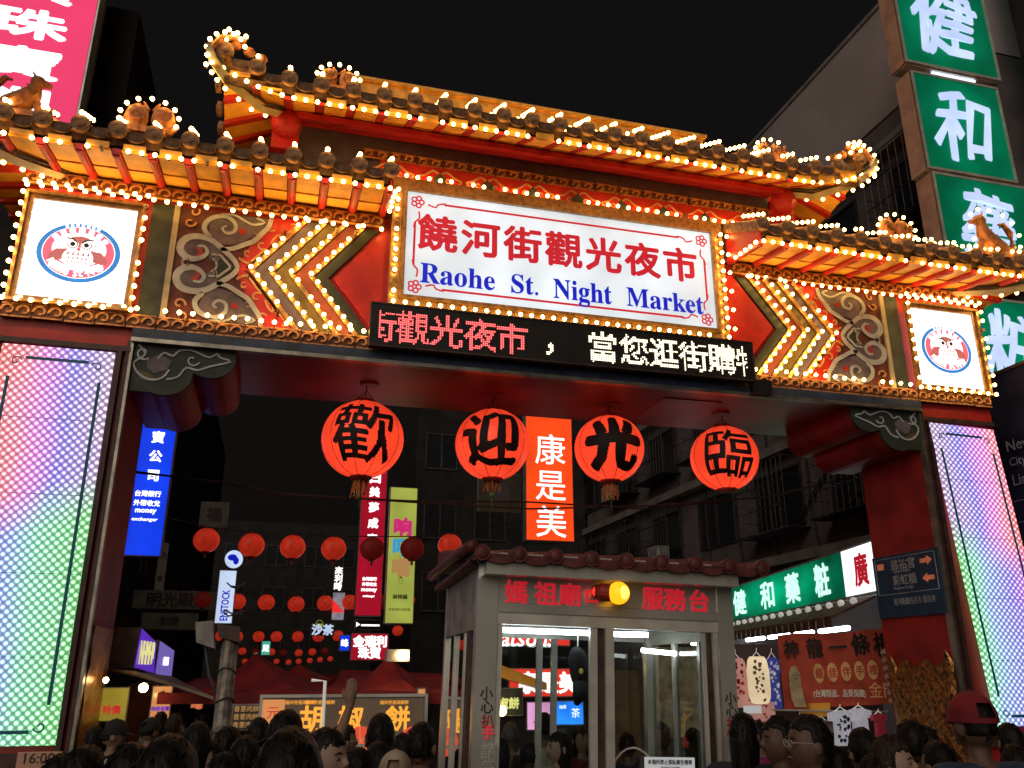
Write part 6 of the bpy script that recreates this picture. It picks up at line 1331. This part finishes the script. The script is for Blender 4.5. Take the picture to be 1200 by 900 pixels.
def cap_parts(root, mt, front=-1):
    m = M(); prof = []; vs = []; nu, nv = 32, 9
    for i in range(nv + 1):
        t = (math.pi / 2 * 1.06) * i / nv
        for j in range(nu): p = 2 * math.pi * j / nu; vs.append((HC_.x + .094 * math.sin(t) * math.cos(p), HC_.y + .113 * math.sin(t) * math.sin(p), HC_.z + .028 + .113 * math.cos(t) * (1 + .04 * math.sin(p * 6) * 0)))
    fs = []
    for i in range(nv):
        for j in range(nu):
            pm = 2 * math.pi * (j + .5) / nu; back = -front * math.sin(pm)
            if back > .93 and i >= nv - 4 and i < nv - 1: continue
            fs.append((i * nu + j, (i + 1) * nu + j, (i + 1) * nu + (j + 1) % nu, i * nu + (j + 1) % nu))
    m.add(vs, fs); m.sphere((HC_.x, HC_.y, HC_.z + .143), (.008, .008, .005), 8, 5); m.build('cap_crown', mt, root, local=True, smooth=True)
    m = M(); n = 12; top = []; 
    for k in range(n + 1):
        a = R(205 + 130 * k / n) if front < 0 else R(25 + 130 * k / n); ci, si = math.cos(a), math.sin(a); L = .075 * math.sin(math.pi * k / n); top.append((Vector((HC_.x + .093 * ci, HC_.y + .112 * si, HC_.z + .026)), Vector((HC_.x + .093 * ci * .9, HC_.y + .112 * si + front * L, HC_.z + .012 - .1 * L))))
    vs = [q for a, b in top for q in (a, b)] + [q - Vector((0, 0, .005)) for a, b in top for q in (a, b)]; o = 2 * (n + 1)
    m.add(vs, [f for k in range(n) for f in ((2 * k, 2 * k + 1, 2 * k + 3, 2 * k + 2), (o + 2 * k, o + 2 * k + 2, o + 2 * k + 3, o + 2 * k + 1), (2 * k + 1, o + 2 * k + 1, o + 2 * k + 3, 2 * k + 3))]); m.build('cap_brim', mt, root, local=True)
GRP = 'people crowding under the gate'
def person(px, top, h, yaw, hair, shirt, label, pose='down', skin='skin', face=False, hcol='hair_black', seed=0, cap=None, glasses=False, dmax=None, dmin=None, group=GRP, zmin=1.42, tilt=0):
    d = 250.0 / h
    if dmin: d = max(d, dmin)
    if top > 785: d = min(d, (1.9 - zmin) * 1000 / (top - 785))
    p = CP + ray(px, top + h * .4) * d; zt_ = (CP + ray(px, top) * d).z; s = zt_ / 1.722
    mt = Matrix.Translation((p.x, p.y, 0)) @ Matrix.Rotation(R(yaw), 4, 'Z') @ Matrix.Rotation(R(tilt), 4, 'Y') @ Matrix.Diagonal((s, s, s, 1))
    r = thing('person', label, 'person', mtx=mt, group=group)
    for nm, me, ma in (('body', BODY[pose], skin), ('shirt', SHIRT[pose], shirt), ('trousers', TROU, 'denim'), ('hair', hair_mesh(hair, seed), hcol)):
        if nm == 'hair' and hair == 'none': continue
        if not len(me.materials): me.materials.append(MAT[ma])
        o = bpy.data.objects.new(nm, me); place(o, r, True)
        o.material_slots[0].link = 'OBJECT'; o.material_slots[0].material = MAT[ma]
        if nm == 'hair' and cap:
            o.matrix_basis = Matrix.Translation(HC_) @ Matrix.Diagonal((.93, .93, .86, 1)) @ Matrix.Translation(-HC_)
    if cap: cap_parts(r, cap)
    if face:
        for s_ in (-1, 1):
            m = M(); m.sphere((s_ * .030, -.0865, 1.598), (.012, .007, .0058), 10, 8); m.build('eye', 'eye_white', r, local=True, smooth=True); m = M(); m.sphere((s_ * .030, -.0915, 1.598), (.0055, .004, .006), 8, 6); m.build('iris', 'iris', r, local=True, smooth=True)
            m = M(); m.tube([(s_ * .014, -.096, 1.618), (s_ * .032, -.095, 1.623), (s_ * .048, -.084, 1.616)], [.003, .0035, .002], 5); m.build('eyebrow', 'hair_black', r, local=True)
        m = M(); m.tube([(-.022, -.093, 1.535), (-.008, -.103, 1.538), (.008, -.103, 1.538), (.022, -.093, 1.535)], [.002, .006, .006, .002], 6); m.build('mouth', 'lips', r, local=True, smooth=True)
    if glasses:
        m = M()
        for s_ in (-1, 1):
            m.tube([(s_ * .032 + .02 * math.cos(t), -.104, 1.598 + .015 * math.sin(t)) for t in [i * .7 for i in range(10)]], .0016, 4); m.tube([(s_ * .052, -.104, 1.602), (s_ * .078, -.02, 1.60), (s_ * .082, .01, 1.59)], .0018, 4)
        m.tube([(-.012, -.106, 1.6), (.012, -.106, 1.6)], .0018, 4); m.build('glasses', 'alu', r, local=True)
    return r
A_ = 180 - 15   # facing away, into the market
person(98, 873, 78, A_, 'short', 'tee_black', 'dark-haired man seen from behind at the very corner under the time board', seed=1)
person(150, 868, 92, A_ + 20, 'long', 'tee_black', 'long-haired woman in black from behind, beside the big dark head', seed=2)
person(196, 860, 108, A_, 'big', 'tee_black', 'largest dark head near the lens, seen from behind below the purple signs', seed=3)
person(134, 843, 38, A_ - 60, 'short', 'tee_beige', 'man in a black cap turned sideways by the yellow banner', cap='cloth_black', seed=4)
person(111, 851, 36, A_ + 10, 'short', 'tee_grey', 'short-haired man from behind at the foot of the pillar', seed=5)
person(176, 841, 33, A_ - 20, 'short', 'tee_black', 'man in a black cap below the bare bulb', cap='cloth_black', seed=6)
person(204, 836, 31, A_, 'short', 'tee_brown', 'brown-haired man from behind in front of the menu poster', hcol='hair_brown', seed=7)
person(231, 845, 52, A_ + 15, 'big', 'tee_black', 'woman with wide black hair standing against the lamp post', seed=8)
person(245, 866, 52, -50, 'long', 'tee_grey', 'woman facing out of the market, hair over her cheek, by the lamp post', face=True, skin='skin_pale', seed=9)
person(268, 850, 46, A_ - 30, 'tail', 'tee_beige', 'woman with a ponytail half behind the lamp post', seed=10)
for i, (px, top, h, lb) in enumerate(((189, 833, 17, 'small far head in a line past the poster'), (215, 830, 15, 'small far dark head between poster and price board'), (226, 829, 14, 'small far head right under the price board'), (238, 830, 14, 'small far head next to the one under the price board'), (248, 829, 15, 'small far head closest to the lamp post'))):
    person(px, top, h, A_ + 8 * i, 'short' if i % 2 else 'long', ('tee_grey', 'tee_black', 'tee_white', 'tee_navy', 'tee_brown')[i], lb, seed=i % 4, zmin=1.45)
person(303, 841, 46, A_, 'short', 'tee_black', 'short-haired man from behind before the orange card', seed=11)
person(335, 831, 62, A_ - 10, 'big', 'tee_black', 'tall person with thick black hair hiding part of the stall board', seed=12)
person(286, 862, 60, A_ + 20, 'short', 'tee_white', 'man with light collar from behind beside the lamp post', seed=13)
person(338, 851, 118, A_, 'big', 'tee_black', 'nearly black big head close to the lens below the pepper bun board', seed=14)
person(382, 851, 72, 48, 'long', 'tee_black', 'woman turned back with half her face lit beside the big dark head', face=True, skin='skin_pale', seed=15)
person(403, 848, 43, A_ - 55, 'short', 'tee_red', 'man with glasses and striped red strap looking sideways under the middle character', glasses=True, seed=16)
person(420, 876, 56, A_, 'short', 'tee_black', 'dark head low in the frame below the first red plate', seed=17)
person(446, 836, 52, A_ + 5, 'short', 'tee_black', 'man with one arm raised in front of the stall board', pose='raise', seed=18)
person(443, 868, 56, A_ + 25, 'big', 'tee_white', 'woman in a pale top looking down beneath the raised arm', seed=19)
person(494, 846, 56, A_ - 15, 'short', 'tee_purple', 'person in a purple shirt cut off by the booth edge', seed=20)
person(463, 880, 60, A_, 'none', 'tee_white', 'person in a pale cap at the bottom beside the booth', cap='tee_beige', seed=1)
G2 = 'people seen through the booth glass'
person(598, 846, 35, A_, 'short', 'tee_grey', 'grey-haired man from behind seen through the booth, under the hanging bulb', hcol='hair_grey', dmin=6.85, group=G2, seed=21)
person(638, 835, 36, A_, 'short', 'tee_white', 'man from behind in front of the pink screen', dmin=6.85, group=G2, seed=22)
person(584, 863, 50, A_ + 30, 'long', 'tee_pink', 'long-haired woman in pink seen at the booth window edge', group=G2, seed=23, pose='phone', dmin=6.0, zmin=1.30)
person(654, 857, 50, -75, 'long', 'tee_white', 'long-haired woman in profile below the pink screen', group=G2, seed=24, skin='skin_pale', face=True, dmin=6.0, zmin=1.36)
person(619, 868, 42, A_, 'short', 'tee_black', 'dark-haired child-height figure beside the woman in profile', group=G2, seed=25, dmin=6.2, zmin=1.30)
person(681, 850, 40, 10, 'big', 'tee_red', 'smiling woman facing out seen through the booth under the blue screen', face=True, skin='skin_pale', group=G2, seed=26, dmin=6.8, zmin=1.38)
person(703, 848, 38, A_, 'long', 'tee_brown', 'brown-haired woman behind the booth mullion', hcol='hair_brown', group=G2, seed=27, dmin=6.9, zmin=1.4)
person(775, 846, 44, 5, 'short', 'tee_brown', 'man facing out behind the glass over the notice', face=True, group=G2, seed=28, dmin=6.8, zmin=1.38)
person(812, 852, 40, A_, 'long', 'tee_grey', 'dark-haired woman from behind seen through the narrow booth window', group=G2, seed=29, dmin=6.8, zmin=1.38)
person(872, 834, 52, A_ - 30, 'long', 'tee_black', 'woman with dark hair right at the booth post under the spotted bag', seed=30)
person(889, 844, 38, A_, 'short', 'tee_magenta', 'short-haired person in magenta at the clothes stall', seed=31)
person(914, 839, 56, -96, 'short', 'tee_black', 'man with a quiff in profile, in front of the man with glasses', seed=32, face=True, skin='skin_dim')
person(948, 837, 64, -100, 'short', 'tee_magenta', 'man with glasses and magenta collar in profile', glasses=True, face=True, skin='skin_dim', seed=33)
person(1011, 853, 56, A_, 'short', 'tee_grey', 'short-haired man from behind below the leaf print shirt', seed=34)
person(1045, 862, 62, 40, 'curly', 'tee_black', 'curly-haired woman facing out at the bottom by the gold foil', face=True, skin='skin_pale', hcol='hair_brown', seed=35)
person(1068, 843, 56, A_ - 10, 'short', 'tee_black', 'dark round head from behind against the gold foil', seed=36)
person(1140, 811, 66, A_ + 5, 'short', 'tee_navy', 'man in a red cap and navy shirt seen from behind', cap='tee_red', skin='skin_dim', seed=37)
person(1183, 846, 46, A_, 'long', 'tee_black', 'dark-haired woman behind the shoulder of the red cap man', seed=38)
person(1100, 868, 60, A_ + 15, 'short', 'tee_black', 'dark head low between the foil and the red cap man', seed=39)
person(978, 872, 62, A_, 'long', 'tee_black', 'dark-haired woman low between the glasses man and the short-haired man', seed=40)
person(70, 884, 74, A_ - 10, 'short', 'tee_black', 'dark head partly covering the pink time board', seed=42)
person(262, 880, 62, A_, 'long', 'tee_black', 'long-haired head right under the lamp post floor end', seed=43)
person(312, 872, 58, A_ + 30, 'bun', 'tee_brown', 'woman with a hair bun low under the orange card', seed=44)
person(392, 886, 66, A_ - 15, 'short', 'tee_navy', 'dark head lowest between the half-lit face and the raised arm', seed=45)
person(472, 858, 44, A_ + 10, 'tail', 'tee_white', 'woman with a ponytail below the last orange character', seed=46)
person(608, 884, 50, A_, 'long', 'tee_black', 'dark head lowest in the first booth window', group=G2, seed=47, dmin=6.2, zmin=1.25)
person(735, 858, 40, A_, 'short', 'tee_navy', 'dark head seen inside the second booth window beside the arch', group=G2, seed=48, dmin=6.8, zmin=1.36)
person(1085, 850, 42, A_ + 10, 'short', 'tee_brown', 'small dark head between the round head and the cap wearer', seed=50)
person(1025, 884, 60, A_, 'short', 'tee_black', 'dark head lowest before the curly-haired woman', seed=51)
person(1192, 872, 60, A_ - 15, 'short', 'tee_black', 'dark head cut by the frame edge below the rainbow panel', seed=52)
